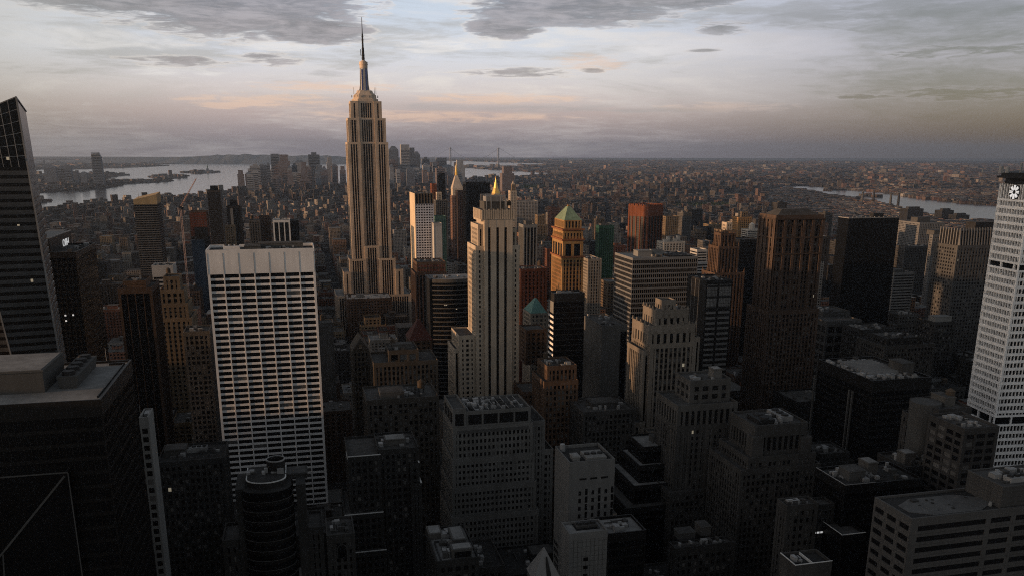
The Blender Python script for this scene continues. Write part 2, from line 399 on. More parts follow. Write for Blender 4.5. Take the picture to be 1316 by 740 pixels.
    def clutter(s, x0, x1, y0, y1, z, n, seed=0):
        g = random.Random(seed+int(x0*7+y0)); b = MB(); c_ = MB()
        for _ in range(n):
            w, d, h = g.uniform(.8, 3.2), g.uniform(.8, 3.2), g.uniform(.6, 2.4)
            x, y = g.uniform(x0, max(x0+.1, x1-w)), g.uniform(y0, max(y0+.1, y1-d))
            (b if g.random() < .6 else c_).box(x, x+w, y, y+d, z-.22, z+h)
        for _ in range(n//2):
            x, y, l = g.uniform(x0, x1), g.uniform(y0, y1), g.uniform(2, 9)
            if g.random() < .5: c_.box(x, min(x+l, x1), y, y+.4, z+.2, z+.6)
            else: c_.box(x, x+.4, y, min(y+l, y1), z+.25, z+.65)
        b.build('roof_plant', m_steel, s.root); c_.build('ductwork', m_roof, s.root)
    def pole(s, x, y, z0, z1, r=.15, name='antenna'):
        MB().cyl(x, y, z0, z1, r, r*.5, 6).build(name, m_steel, s.root)

HERO = []          # footprints and visible screen rectangles
def reg(x0, x1, y0, y1, xl, xr, yt, yb): HERO.append((x0, x1, y0, y1, xl, xr, yt, yb))
def span(xl, xr, yt, Y, z=None):
    a = U(xl, yt, Y); b = U(xr, yt, Y); return a[0], b[0], a[2]
def hero(name, label, xl, xr, yt, Y, depth, st, vb, cat='office tower', side=None, yr=None, faces='NWE', sc=None):
    "plain shaft whose north face has its top-left corner at (xl,yt); side = pixel of the far top corner of the visible flank"
    x0, x1, z = span(xl, xr, yt, Y)
    if side is not None:
        X = x0 if xl > 376 else x1
        depth = depth_to(X, Y, z, side)
    B = Bld(name, label, cat, (x0+x1)/2, Y+depth/2)
    B.tier(x0, x1, Y, Y+depth, 0, z, st, faces)
    B.x0, B.x1, B.y0, B.y1, B.z = x0, x1, Y, Y+depth, z
    l = min(xl, side) if side else xl; r = max(xr, side) if side else xr
    reg(x0-4, x1+4, Y-4, Y+depth+4, l-1, r+1, yt, vb)
    return B
def tiered(name, label, tiers, vb, cat='office tower'):
    "tiers from the top down: (xl, xr, ytop, Y, depth, style)"
    q = [(*span(a, b, t, Y), Y, d, st) for a, b, t, Y, d, st in tiers]
    x0 = min(t[0] for t in q); x1 = max(t[1] for t in q); y0 = min(t[3] for t in q); y1 = max(t[3]+t[4] for t in q)
    B = Bld(name, label, cat, (x0+x1)/2, (y0+y1)/2); B.t = []
    for i, (a, b, z, Y, d, st) in enumerate(q):
        zb = q[i+1][2]-.3 if i+1 < len(q) else 0
        B.tier(a, b, Y, Y+d, zb, z, st); B.t.append((a, b, Y, Y+d, zb, z))
    reg(x0-4, x1+4, y0-4, y1+4, min(t[0] for t in tiers)-4, max(t[1] for t in tiers)+1, min(t[2] for t in tiers), vb)
    B.x0, B.x1, B.y0, B.y1 = x0, x1, y0, y1; B.z = q[0][2]
    return B

# ------------------------------------------------------------------ ground, water, shores
def setting(o, kind='structure'): o['kind'] = kind; return o
m_ground = mat('asphalt', (.030, .030, .031), .95, .4, streak=False)
m_land = mat('far_land', (.055, .050, .046), .95, .4, streak=False)
m_hill = mat('hazy_hills', (0.15, 0.165, 0.18), .95, .3, streak=False)  # hills paled and blued: distance haze is put into the colour
m_walk = mat('pavement_slabs', (.10, .10, .098), .95, .3, streak=False)
m_paint = mat('road_paint', (.55, .55, .52), .8, .2, streak=False)
wm = bpy.data.materials.new('river_water'); wm.use_nodes = True; wb = wm.node_tree.nodes['Principled BSDF']
wb.inputs['Base Color'].default_value = (.04, .04, .042, 1); wb.inputs['Roughness'].default_value = .16; wb.inputs['Specular IOR Level'].default_value = .5
_n = wm.node_tree.nodes.new('ShaderNodeTexNoise'); _n.inputs['Scale'].default_value = .02; _n.inputs['Detail'].default_value = 6
_c = wm.node_tree.nodes.new('ShaderNodeTexCoord'); _b = wm.node_tree.nodes.new('ShaderNodeBump'); _b.inputs['Strength'].default_value = .06; _b.inputs['Distance'].default_value = 6
wm.node_tree.links.new(_c.outputs['Object'], _n.inputs['Vector']); wm.node_tree.links.new(_n.outputs['Fac'], _b.inputs['Height']); wm.node_tree.links.new(_b.outputs[0], wb.inputs['Normal'])
MATS['river_water'] = wm
setting(MB().poly([(-14000, -3000, 0), (30000, -3000, 0), (30000, 30000, 0), (-14000, 30000, 0)], [(0, 1, 2, 3)]).build('ground', m_ground))
def sheet(name, px, z, thick, m):
    pts = [U(x, y, z=z)[:2] for x, y in px]
    area = sum(pts[i][0]*pts[(i+1) % len(pts)][1]-pts[(i+1) % len(pts)][0]*pts[i][1] for i in range(len(pts)))
    if area < 0: pts = pts[::-1]
    o = MB().loft([[(x, y, z-thick) for x, y in pts], [(x, y, z) for x, y in pts]]).build(name, m); setting(o); return pts
WATER = [
 ('bay_water', [(-40, 282), (30, 277), (60, 272), (90, 270), (150, 263), (205, 258), (250, 252), (300, 247), (345, 245), (450, 241), (520, 238), (590, 234), (620, 231), (655, 229), (700, 226), (712, 222), (715, 219), (760, 221), (700, 216), (665, 213), (720, 211), (640, 209), (600, 207.5), (500, 206.2), (450, 206), (380, 206.4), (300, 208.5), (240, 210.5), (180, 213), (120, 216), (30, 219), (-40, 221)]),
 ('river_water', [(1000, 240), (1040, 239.5), (1062, 241), (1062, 246), (1085, 244.5), (1130, 247.5), (1190, 257), (1240, 262), (1330, 268), (1330, 292), (1275, 287), (1225, 283), (1180, 276), (1150, 268), (1120, 260), (1085, 254), (1055, 250), (1030, 244), (1000, 243)])]
for n_, px in WATER: sheet(n_, px, .6, .3, wm)
LAND = [
 ('jersey_shore', [(-40, 252), (40, 249), (75, 247), (110, 245.5), (135, 243), (150, 240), (160, 237), (200, 235), (222, 233), (215, 231), (190, 232), (150, 233), (132, 232), (140, 229), (165, 225), (140, 223), (60, 224), (-40, 226)]),
 ('pier_land', [(40, 262), (62, 259.5), (65, 258), (40, 259)]),
 ('ellis_land', [(194, 228.5), (215, 230), (236, 229), (241, 227.3), (225, 225.6), (200, 226)]),
 ('liberty_land', [(232, 222.2), (255, 224), (279, 222.3), (270, 220.8), (245, 220.8)]),
 ('far_shore', [(60, 219.5), (130, 217), (175, 215.5), (215, 213.5), (180, 211), (120, 212), (60, 213)]),
 ('harbour_land', [(597, 216), (650, 219.5), (690, 222), (742, 223), (720, 218), (680, 215), (640, 214), (600, 213.6)]),
 ('navy_land', [(1108, 251), (1135, 253.5), (1128, 255), (1100, 252.6)])]
for n_, px in LAND: sheet(n_, px, 2.2, 2.0, m_land)
# ridge of low hills beyond the bay
def hills(name, pts, Y, dep, seed):
    g = random.Random(seed); prof = [U(x, y, Y) for x, y in pts]; xs = np.linspace(prof[0][0], prof[-1][0], 90)
    zs = np.interp(xs, [p[0] for p in prof], [p[2] for p in prof])
    zs = zs*.8 + np.array([g.uniform(-2, 2)+4*math.sin(i*.31)+3*math.sin(i*.13+1) for i in range(90)])
    zs = np.maximum(zs, 4); rows = []
    for fy, fz in ((-dep, 0), (-dep*.55, .45), (0, 1), (dep, .8), (dep*2.2, 0)):
        rows.append([(x, Y+fy+g.uniform(-dep, dep)*.12, z*fz*g.uniform(.9, 1.1)) for x, z in zip(xs, zs)])
    v = [p for r in rows for p in r]; n = 90
    f = [(k*n+i, k*n+i+1, (k+1)*n+i+1, (k+1)*n+i) for k in range(4) for i in range(n-1)]
    o = MB().poly(v, f).build(name, m_hill); setting(o)
    for p in o.data.polygons: p.use_smooth = True
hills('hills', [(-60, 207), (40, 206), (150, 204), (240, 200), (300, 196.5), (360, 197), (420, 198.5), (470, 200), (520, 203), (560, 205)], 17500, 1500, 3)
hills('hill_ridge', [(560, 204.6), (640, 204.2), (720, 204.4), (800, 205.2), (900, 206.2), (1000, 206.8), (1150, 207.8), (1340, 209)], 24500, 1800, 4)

# avenues, streets and blocks (all but hidden in the canyons)
AVE = [-1150, -900, -660, -420, -170, 62, 205, 340, 470, 610, 780, 960, 1150, 1350, 1560]
STR0, STRD = -60, 80
road = MB(); walk = MB(); paint = MB()
for a in AVE:
    road.box(a-11, a+11, -200, 2300, -.2, .004)
    for yy in range(-190, 2290, 12): paint.box(a-.12, a+.12, yy, yy+5, -.1, .012)
    for d in (-5.5, 5.5):
        for yy in range(-190, 2290, 24): paint.box(a+d-.1, a+d+.1, yy, yy+4, -.1, .012)
for k in range(30):
    y = STR0+k*STRD
    for i in range(len(AVE)-1): road.box(AVE[i]+11, AVE[i+1]-11, y-7, y+7, -.2, .008)
    for a in AVE:
        for j in range(6): paint.box(a-10+j*3.6, a-8+j*3.6, y-11.5, y-8, -.1, .012)
for i in range(len(AVE)-1):
    for k in range(29):
        walk.box(AVE[i]+11.02, AVE[i+1]-11.02, STR0+k*STRD+7.02, STR0+(k+1)*STRD-7.02, -.1, .15)
setting(road.build('road', m_ground)); setting(walk.build('pavement', m_walk)); setting(paint.build('road_markings', m_paint))

# ------------------------------------------------------------------ styles
s_soot = ST(2.7, 3.6, 1.15, 1.45, .45, .2, m_soot, win=True, roof=m_roof, blind_glint=.3, lit=.002)
s_soot2 = ST(2.9, 3.6, 1.25, 1.5, .45, .2, m_grey, win=True, blind_glint=.3, lit=.002)
s_far = ST(4.0, 3.7, 1.9, 1.8, .3, .18, m_tan)
s_tan = ST(4.0, 3.7, 2.0, 1.8, .3, .18, m_tan)
s_brn = ST(4.0, 3.7, 2.0, 1.8, .3, .18, m_brown)
s_gry = ST(3.6, 3.6, 1.7, 1.6, .3, .18, m_grey)
s_dk = ST(2.9, 3.6, 1.3, 1.55, .35, .18, m_dkst, lit=.002, blind_glint=.25)
s_blk = ST(1.6, 3.9, .25, 1.2, .25, .05, m_black, sp=m_black, glass=m_glass, top=3, roof=m_roofd)
s_plain = ST(30, 30, 1, 0, .1, .05, m_concd, glass=m_concd, top=3)
s_band = ST(200, 4.0, .6, 1.55, .0, .25, m_concd, glass=m_glass, top=1.5)

# ================================================================== the tall spired tower
def make_spire_tower():
    Y = 1260; D = 46
    st = ST(3.3, 3.7, 1.0, 1.5, .7, .12, m_esb, sp=mat('taupe_spandrel', (.045, .034, .028), .7, .3), glass=m_glassb, top=2.0, cw=2.6, roof=m_roofl)
    st_c = dict(st, bay=3.2, pw=.9)
    X = lambda x, y=200: U(x, y, Y)[0]
    Z = lambda y, x=474: U(x, y, Y)[2]
    xc = (X(448.5)+X(499.5))/2; k = U(500, 200, Y)[0]-U(499, 200, Y)[0]
    xc = U(474.5, 230, Y)[0]
    B = Bld('spired_skyscraper', 'tallest tower, pale stepped limestone shaft rising to a rounded mast and needle spire', 'skyscraper', xc, Y+D/2)
    w = lambda a: a*k/2
    # wings left and right of a recessed middle
    def shaft(hw, hm, ya, yb, y0, y1, rec):
        zt, zb = Z(ya), (0 if yb is None else Z(yb))
        B.tier(xc-hw, xc-hm, y0, y1, zb, zt, st); B.tier(xc+hm, xc+hw, y0, y1, zb, zt, st)
        B.tier(xc-hm+.8, xc+hm-.8, y0+rec, y1-rec, zb, zt+.4, st_c, faces='N')
    shaft(w(50.5), w(20), 184, 333, Y, Y+D, 3.5)
    shaft(w(46.5), w(20.5), 153, 184, Y+2.5, Y+D-2.5, 2.0)
    shaft(w(38), w(21), 131, 153, Y+6, Y+D-6, 1.0)
    shaft(w(59), w(18), 333, None, Y-4, Y+D+4, 6)
    B.tier(xc-w(18), xc+w(18), Y-1.2, Y+3, 0, Z(317), st_c, faces='N')
    B.tier(xc-w(76), xc-w(60), Y-6, Y+D, 0, Z(349), st); B.tier(xc+w(60), xc+w(78), Y-6, Y+D, 0, Z(347), st)
    B.tier(xc-w(98), xc+w(96), Y-14, Y+D+10, 0, Z(378), dict(st, win=False))
    yc = Y+D/2
    zt = Z(131); b = MB()
    zz = lambda y: U(471, y, yc)[2]
    z0 = zz(130)
    # rounded crown deck, then the buttressed mast
    cr_ = MB().loft([[(xc+r*a, yc+r2*bb, z) for a, bb in ((-1,-.5),(-.6,-1),(.6,-1),(1,-.5),(1,.5),(.6,1),(-.6,1),(-1,.5))] for r, r2, z in ((w(33), 12, zt-1), (w(33), 12, zz(128)), (w(29), 10.5, zz(127.9)), (w(28), 10, zz(123)), (w(21), 8, zz(120)), (w(19), 7, zz(117)))])
    cr_.build('crown', m_esb, B.root)
    ring = MB()
    for i in range(20):
        a = i*.31416; ring.cyl(xc+w(34)*math.cos(a), yc+11*math.sin(a), zz(126), zz(123), .3, .2, 5)
    ring.build('crown_railing', m_steel, B.root)
    m = MB(); zb_, zm, ze = zz(120), zz(88), zz(86)
    m.cyl(xc, yc, zb_, zm, w(9.5), w(8.8), 16)
    mast = m.build('mast', mat('mast_steel', (.30, .295, .29), .6, .2), B.root)
    f = MB()
    for ax, ay in ((1, 0), (-1, 0), (0, 1), (0, -1)):
        r0, r1 = w(14), w(9.6); t = 1.5
        f.loft([[(xc+ax*r-t*abs(ay)-(t*.0), yc+ay*r-t*abs(ax), z), (xc+ax*r+t*abs(ay), yc+ay*r+t*abs(ax), z), (xc+ax*q+t*abs(ay), yc+ay*q+t*abs(ax), z), (xc+ax*q-t*abs(ay), yc+ay*q-t*abs(ax), z)] for r, q, z in ((r0, 1, zb_), (w(11), 1, zz(110)), (r1, 1, zm))])
    f.build('buttress', mat('mast_steel', (.30, .295, .29), .6, .2), mast)
    g_ = MB()
    for sx in (-1, 1):
        for sy in (-1, 1): g_.box(xc+sx*w(5)-1.0, xc+sx*w(5)+1.0, yc+sy*w(8)-.8, yc+sy*w(8)+.8, zb_, zm-2)
    g_.build('lit_glazing', m_bluelt, mast)
    MB().cyl(xc, yc, zm, zz(80), w(10), w(10.5), 18).cyl(xc, yc, zz(80), zz(78), w(8.5), w(4), 18).cyl(xc, yc, zz(83.8), zz(82.6), w(11), w(11), 18).build('mast_drum', m_esb, B.root)
    s = MB().cyl(xc, yc, zz(78.2), zz(62), w(3.6), w(3.0), 8).cyl(xc, yc, zz(62), zz(44), w(2.2), w(1.9), 8).cyl(xc, yc, zz(44), zz(23), w(1.2), w(.7), 6)
    g = random.Random(2)
    for i in range(16):
        y = 76-i*1.9; r = w(4.6 if i < 8 else 3.2); a = g.uniform(0, 6.28)
        s.bar((xc-r*math.cos(a), yc-r*math.sin(a), zz(y)), (xc+r*math.cos(a), yc+r*math.sin(a), zz(y)), .5)
    s.box(xc-w(6.5), xc-w(5), yc-.6, yc+.6, zz(72), zz(64)).build('spire', m_blk2, B.root)
    for i in range(5):
        x = xc+w(-28+i*14 if i != 2 else 24); B.pole(x, yc-6, zz(122), zz(113+i % 2*3), .4)
    B.done(); reg(xc-80, xc+80, Y-20, Y+D+15, 432, 520, 23, 378)
make_spire_tower()

# ================================================================== white gridded slab
B = hero('gridded_slab', 'broad white slab gridded with long dark windows under a blank white top band', 265.6, 402.8, 325, 560, 30,
     ST(U(285.4,325,560)[0]-U(265.6,325,560)[0], 3.9, .75, 1.5, .55, .3, m_white, glass=m_glass, top=13.5, roof=m_roofd, win=True, lit=0, blind_glint=.04, cw=.9, par=1.6), 640, side=None)
zt_ = B.z
cp = MB()
for i in range(8): cp.box(B.x0+i*(B.x1-B.x0)/7-.05, B.x0+i*(B.x1-B.x0)/7+.05, B.y0-.70, B.y0-.6, zt_-13.4, zt_-.5)
cp.build('joint', m_conc, B.root)
B.bulkhead(B.x0+30, B.x1-6, B.y0+16, B.y1-4, zt_, 3.0, m_grey); B.bulkhead(B.x0+22, B.x0+32, B.y0+8, B.y1-8, zt_, 2.2, m_concd)
B.fans(B.x0+9, B.x0+19, B.y0+10, B.y0+17, zt_, 3, m_white, 2.6); B.clutter(B.x0+34, B.x1-8, B.y0+4, B.y1-3, zt_, 26, 5); B.done()

# ================================================================== fluted limestone tower in the middle
def make_fluted():
    Y = 590; st = ST(3.9, 3.5, 1.9, 1.6, .4, .2, m_lime, win=True, blind_glint=.12, lit=.01)
    X = lambda x, y=300: U(x, y, Y)[0]
    Z = lambda y, x=636: U(x, y, Y)[2]
    x0, x1 = X(612), X(667.5)
    B = Bld('fluted_tower', 'pale limestone tower with three dark full height window flutes and a crenellated crown', 'office tower', (x0+x1)/2, Y+16)
    a0, a1 = X(622), X(658)               # middle projecting shaft: blank piers and three dark flutes
    zt = Z(283)
    B.tier(x0, a0-.5, Y+1.2, Y+30, 0, Z(318), st); B.tier(a1+.5, x1, Y+1.2, Y+30, 0, Z(318), st)
    B.tier(X(616), a0-.5, Y+2.5, Y+28, Z(318)-.3, Z(291), st); B.tier(a1+.5, X(664), Y+2.5, Y+28, Z(318)-.3, Z(296), st)
    W = B.mb('wall', m_lime); G = B.mb('flute_glazing', m_glass)
    fl = [X(628.3), X(639), X(649.2)]; hw = .95
    G.box(a0+1, a1-1, Y-.6, Y+26, 0, zt-3)
    ed = [a0]+[q for f_ in fl for q in (f_-hw, f_+hw)]+[a1]
    for i in range(0, 8, 2): W.box(ed[i], ed[i+1], Y-1.6, Y-.4, 0, zt)
    W.box(a0, a0+.8, Y-.4, Y+26, 0, zt); W.box(a1-.8, a1, Y-.4, Y+26, 0, zt)
    S = B.mb('flute_spandrel', m_blk2)
    for f_ in fl:
        for k in range(int((zt-8)/3.5)): S.box(f_-hw, f_+hw, Y-.85, Y-.5, k*3.5, k*3.5+1.3)
        W.poly([(f_-hw, Y-1.55, zt-5), (f_+hw, Y-1.55, zt-5), (f_+hw, Y-1.55, zt), (f_-hw, Y-1.55, zt), (f_-hw, Y-.5, zt-5), (f_+hw, Y-.5, zt-5), (f_+hw, Y-.5, zt), (f_-hw, Y-.5, zt)], [(0,1,2,3), (0,4,5,1), (0,3,7,4), (1,5,6,2)])
    zc = Z(270.5)
    W.box(X(618.5), X(661.5), Y+.3, Y+27, zt-1, zc)
    for i in range(15):                    # ribbed, notched crown
        x = X(618.5)+(X(661.5)-X(618.5))*(i+.5)/15
        W.box(x-.55, x+.55, Y-.2, Y+.35, zt+.4, zc+(.9 if i % 2 else .3))
        W.box(X(618.5)-.5, X(618.5)+.02, Y+1+i*1.7, Y+2+i*1.7, zt+.4, zc+.6)
    B.mb('roof', m_roof).box(X(619), X(661), Y+1, Y+26, zc, zc+.15)
    B.bulkhead(X(625), X(652), Y+6, Y+22, zc, 5.0, m_concd)
    o = MB().box(X(628), X(650), Y+9, Y+19, zc+5.6, zc+9).build('plant_room', m_steel, B.root)
    fr = MB()
    for xx in (627, 633, 645, 651):
        for yy in (Y+4, Y+22): fr.box(X(xx)-.3, X(xx)+.3, yy, yy+.6, zc-.2, zc+10)
    for yy in (Y+4, Y+22): fr.box(X(627), X(651.5), yy+.05, yy+.55, zc+9.4, zc+10.1)
    fr.build('roof_frame', m_steel, B.root)
    B.tank(X(657.5), Y+8, zc, 1.5, 2.6)
    # shoulders
    B.tier(X(590), x0-.5, Y+4, Y+34, 0, U(595, 434, Y)[2], st); B.tier(X(584.5), X(590)-.5, Y+6, Y+34, 0, U(587, 452, Y)[2], st)
    B.done(); reg(X(584)-3, x1+3, Y-4, Y+40, 583, 668, 250, 525)
make_fluted()

# ================================================================== pale precast tower at the right edge
def make_octagon():
    L = U(1285, 236, 452); C_ = U(1326, 239, 424); zt = L[2]
    P = [np.array(L[:2]), np.array((C_[0], 424.0)), np.array((C_[0]+72, 416.0)), np.array((C_[0]+100, 452.0)), np.array((C_[0]+100, 470.0)), np.array((C_[0]+78, 490.0)), np.array((C_[0]+50, 490.0)), np.array((L[0]+12, 461.0))]
    B = Bld('precast_tower', 'pale precast slab at the right edge with a white pinwheel emblem under its roof', 'office tower', float(C_[0]+36), 460.0)
    def inset(k):
        c = sum(P)/8; return [tuple(c+(p-c)*(1-k/np.linalg.norm(p-c))) for p in P]
    z_ = lambda y: U(1275, y, 446)[2]
    zr = z_(257); g1a, g1b = z_(343), z_(334); g2a, g2b = z_(531), z_(520)
    core = inset(1.3)
    G = B.mb('glazing', m_glass); G.loft([[(*p, 0) for p in core], [(*p, zt-.5) for p in core]])
    W = B.mb('wall', m_met); R_ = B.mb('louvre_band', m_black)
    fh = 4.6
    faces = [(0, 1), (1, 2), (7, 0), (2, 3)]
    n_w = 0
    for fi, (i, j) in enumerate(faces):
        p, q = P[i], P[j]; d = q-p; L_ = np.linalg.norm(d); d /= L_; nrm = np.array((d[1], -d[0]))
        if nrm @ (p-sum(P)/8) < 0: nrm = -nrm
        def slab(a, b, z0, z1, o0, o1, mb):
            c4 = [p+d*a+nrm*o0, p+d*b+nrm*o0, p+d*b+nrm*o1, p+d*a+nrm*o1]
            mb.loft([[(*v, z0) for v in c4], [(*v, z1) for v in c4]])
        nb = int(L_/2.3); b = L_/nb
        z = 8.0
        rows = []
        while z < zr-2:
            if not (g1a-3.6 < z < g1b or g2a-3.6 < z < g2b): rows.append(z)
            z += fh
        for z in rows: slab(.05, L_-.05, z, z+1.75, -1.25, -.12, W)
        for za, zb in ((0, g2a), (g2b, g1a), (g1b, zr)):
            for k in range(nb+1):
                if k in (0, nb): slab(max(0, k*b-.45), min(L_, k*b+.45), za, zb, -1.2, 0, W)
                else: slab(k*b-.2, k*b+.2, za, zb, -1.2, -.02, W)
        for za in (g1a, g1b, g2a, g2b, zr): slab(.02, L_-.02, za-.6, za+.6, -1.25, .06, W)
        for k in range(0, nb+1, 5):
            for za, zb in ((g1a, g1b), (g2a, g2b)): slab(max(0, k*b-.5), min(L_, k*b+.5), za+.6, zb-.6, -1.25, -.05, W)
        for k in range(nb*2//2+1): slab(max(0, k*b-.3), min(L_, k*b+.3), zr+.6, zt, -1.25, .05, W)
        slab(0, L_, zr+.6, zt, -1.29, -.9, R_)
        # separate windows high on the face
        if fi < 2:
            me = {}
            for z in rows[::-1]:
                for k in range(nb):
                    if n_w >= 100 or k < 1 or k > nb-2 or (fi == 1 and k > 3): continue
                    n_w += 1; mm = m_blind_glint if rnd.random() < .12 else m_pane
                    key = (fi, mm.name)
                    if key not in me:
                        t = MB(); c4 = [-d*(b/2-.27)-nrm*.12, d*(b/2-.27)-nrm*.12, d*(b/2-.27)+nrm*.06, -d*(b/2-.27)+nrm*.06]
                        t.loft([[(*v, 0) for v in c4], [(*v, fh-1.85) for v in c4]]); me[key] = t.mesh('window'); me[key].materials.append(mm)
                    o = bpy.data.objects.new('window', me[key]); COL.objects.link(o); o.parent = B.root
                    c2 = p+d*(k+.5)*b-nrm*1.2; o.location = (c2[0]-B.root.location.x, c2[1]-B.root.location.y, z+1.8)
    top = inset(3); B.mb('roof', m_roof).loft([[(*p, zt-.5) for p in inset(1)], [(*p, zt) for p in inset(1)]])
    MB().loft([[(*p, zt) for p in inset(4)], [(*p, U(1290, 228.5, 446)[2]) for p in inset(4)]]).build('recess', m_black, B.root)
    zs = U(1290, 229, 446)[2]; ov = inset(-3.2)
    MB().loft([[(*p, zs) for p in ov], [(*p, zs+1.2) for p in ov]]).loft([[(*p, zs+1.2) for p in inset(0)], [(*p, zs+3.2) for p in inset(0)]]).build('roof_slab', m_blk2, B.root)
    e = MB(); e.box(C_[0]-8, C_[0]-6, 440, 442, zs+3, zs+7).box(C_[0]+6, C_[0]+7, 440, 441, zs+3, zs+9).cyl(C_[0]+2, 446, zs+3, zs+6.5, 1.2, 1.2).cyl(C_[0]-12, 450, zs+3, zs+5.5, .5, .5).build('roof_plant', m_steel, B.root)
    # the emblem: a ring of eight white petals with dark hearts around a dark hub, flat on the face
    p, q = P[0], P[1]; d = q-p; L_ = np.linalg.norm(d); d /= L_; nrm = np.array((d[1], -d[0]));
    if nrm @ (p-sum(P)/8) < 0: nrm = -nrm
    tx = None
    for t in np.linspace(0, L_, 200):
        a = PJ(*(p+d*t), zt-8)[0]
        if a > 1303.3: tx = t; break
    cc = p+d*tx+nrm*.45; zc = (zt+zr)/2+.2; rr = (zt-zr)*.44
    em = MB()
    def P3(u, v, o): w_ = cc+d*u+nrm*o; return (w_[0], w_[1], zc+v)
    for i in range(8):
        a = (i+.5)*math.pi/4
        for s in (-1, 1):
            i0, i1, o0 = a+s*.10, a+s*.34, a+s*.02
            A = [(rr*.30, a+s*.16), (rr*.62, a+s*.12), (rr*1.0, a+s*.20), (rr*.98, a+s*.37), (rr*.62, a+s*.36), (rr*.36, a+s*.36)]
            pts = [(r_*math.cos(t_), r_*math.sin(t_)) for r_, t_ in A]
            if s < 0: pts = pts[::-1]
            em.loft([[P3(u, v, .0) for u, v in pts], [P3(u, v, .35) for u, v in pts]])
    em.build('emblem', m_sign, B.root)
    bk = [P3(rr*1.08*math.cos(t), rr*1.08*math.sin(t), -.42) for t in np.linspace(0, 2*math.pi, 17)[:-1]]
    bk2 = [P3(rr*1.08*math.cos(t), rr*1.08*math.sin(t), -.04) for t in np.linspace(0, 2*math.pi, 17)[:-1]]
    MB().loft([bk, bk2]).build('emblem_panel', m_black, B.root)
    B.done(); reg(L[0]-4, L[0]+150, 410, 510, 1250, 1320, 222, 560)
make_octagon()

# ================================================================== faceted glass tower at the left edge
def make_crystal():
    Y = 480; zt = U(20, 125, Y)[2]; xa = U(20, 125, Y)[0]; xb = U(72, 455, Y)[0]
    zb = U(72, 455, Y)[2]; slope = (xb-xa)/(zt-zb); xg = xa+slope*zt
    B = Bld('crystal_tower', 'faceted grey glass tower at the left edge, tapering to a slanted pointed top', 'skyscraper', xa-40, Y+25)
    bot = [(xg-95, Y), (xg-9, Y), (xg, Y+9), (xg*1.1146+5, Y+55), (xg-95, Y+55)]
    top = [(xa-70, Y+7), (xa-30, Y+.5), (xa, Y), (xa*1.096+4, Y+46), (xa-70, Y+46)]
    topz = [zt-30, zt-12.5, zt, zt-5, zt-32]
    def ring(t, o=0):
        r = []
        for (bx, by), (tx_, ty) in zip(bot, top): r.append([bx+(tx_-bx)*t, by+(ty-by)*t])
        c = np.mean(r, 0)
        return [tuple(c+(np.array(q)-c)*(1+o/np.linalg.norm(np.array(q)-c))) for q in r]
    n = 66; G = B.mb('glazing', m_glassb); W = B.mb('spandrel_band', mat('grey_glass_band', (.052, .053, .055), .35, .3, .4)); T = .885
    G.loft([[(*q, zt*T*k/n) for q in ring(T*k/n)] for k in range(n+1)]+[[(*q, z) for q, z in zip(ring(1), topz)]])
    for k in range(n):
        t0, t1 = k/n*T, (k+.55)/n*T
        W.loft([[(*q, zt*t0) for q in ring(t0, .55)], [(*q, zt*t1) for q in ring(t1, .55)]], cap=True)
    mu = B.mb('mullion', m_steel)
    for j in range(14):                      # lattice of the glass screen at the top
        t = j/13
        for (i0, i1, cnt) in ((0, 1, 10), (1, 2, 9)):
            a0, a1 = np.array(ring(T)[i0]), np.array(ring(T)[i1]); b0, b1 = np.array(ring(1)[i0]), np.array(ring(1)[i1])
            if j < cnt:
                s_ = j/(cnt-1); lo = a0+(a1-a0)*s_; hi_ = b0+(b1-b0)*s_
                mu.bar((lo[0], lo[1]-.25, zt*T), (hi_[0], hi_[1]-.25, topz[i0]+(topz[i1]-topz[i0])*s_), .28)
    for k in range(1, 6):
        tt = T+(1-T)*k/6
        for i0, i1 in ((0, 1), (1, 2)):
            zA, zB = zt*T+(topz[i0]-zt*T)*k/6, zt*T+(topz[i1]-zt*T)*k/6
            a, b = ring(tt, .15)[i0], ring(tt, .15)[i1]; mu.bar((*a, zA), (*b, zB), .25)
    ed = B.mb('edge_trim', m_steel)
    for k in (1, 2): ed.bar((*ring(0, .45)[k], 0), (*ring(1, .3)[k], topz[k]), .7)
    ed.bar((*ring(1, .2)[0], topz[0]), (*ring(1, .2)[1], topz[1]), .5); ed.bar((*ring(1, .2)[1], topz[1]), (*ring(1, .2)[2], topz[2]), .5); ed.bar((*ring(1, .2)[2], topz[2]), (*ring(1, .2)[3], topz[3]), .6)
    wn = MB()
    for px, py in ((11, 204), (42, 360), (25, 290)):
        x, y, z = U(px, py, Y-.2+ (3 if py > 250 else 1)); wn.box(x-.5, x+.5, y-1.6, y-.6, z-.7, z+.7)
    wn.build('lit_window', m_lit, B.root)
    B.done(); reg(xa-80, xg+4, Y-5, Y+60, 0, 72, 120, 470)
make_crystal()

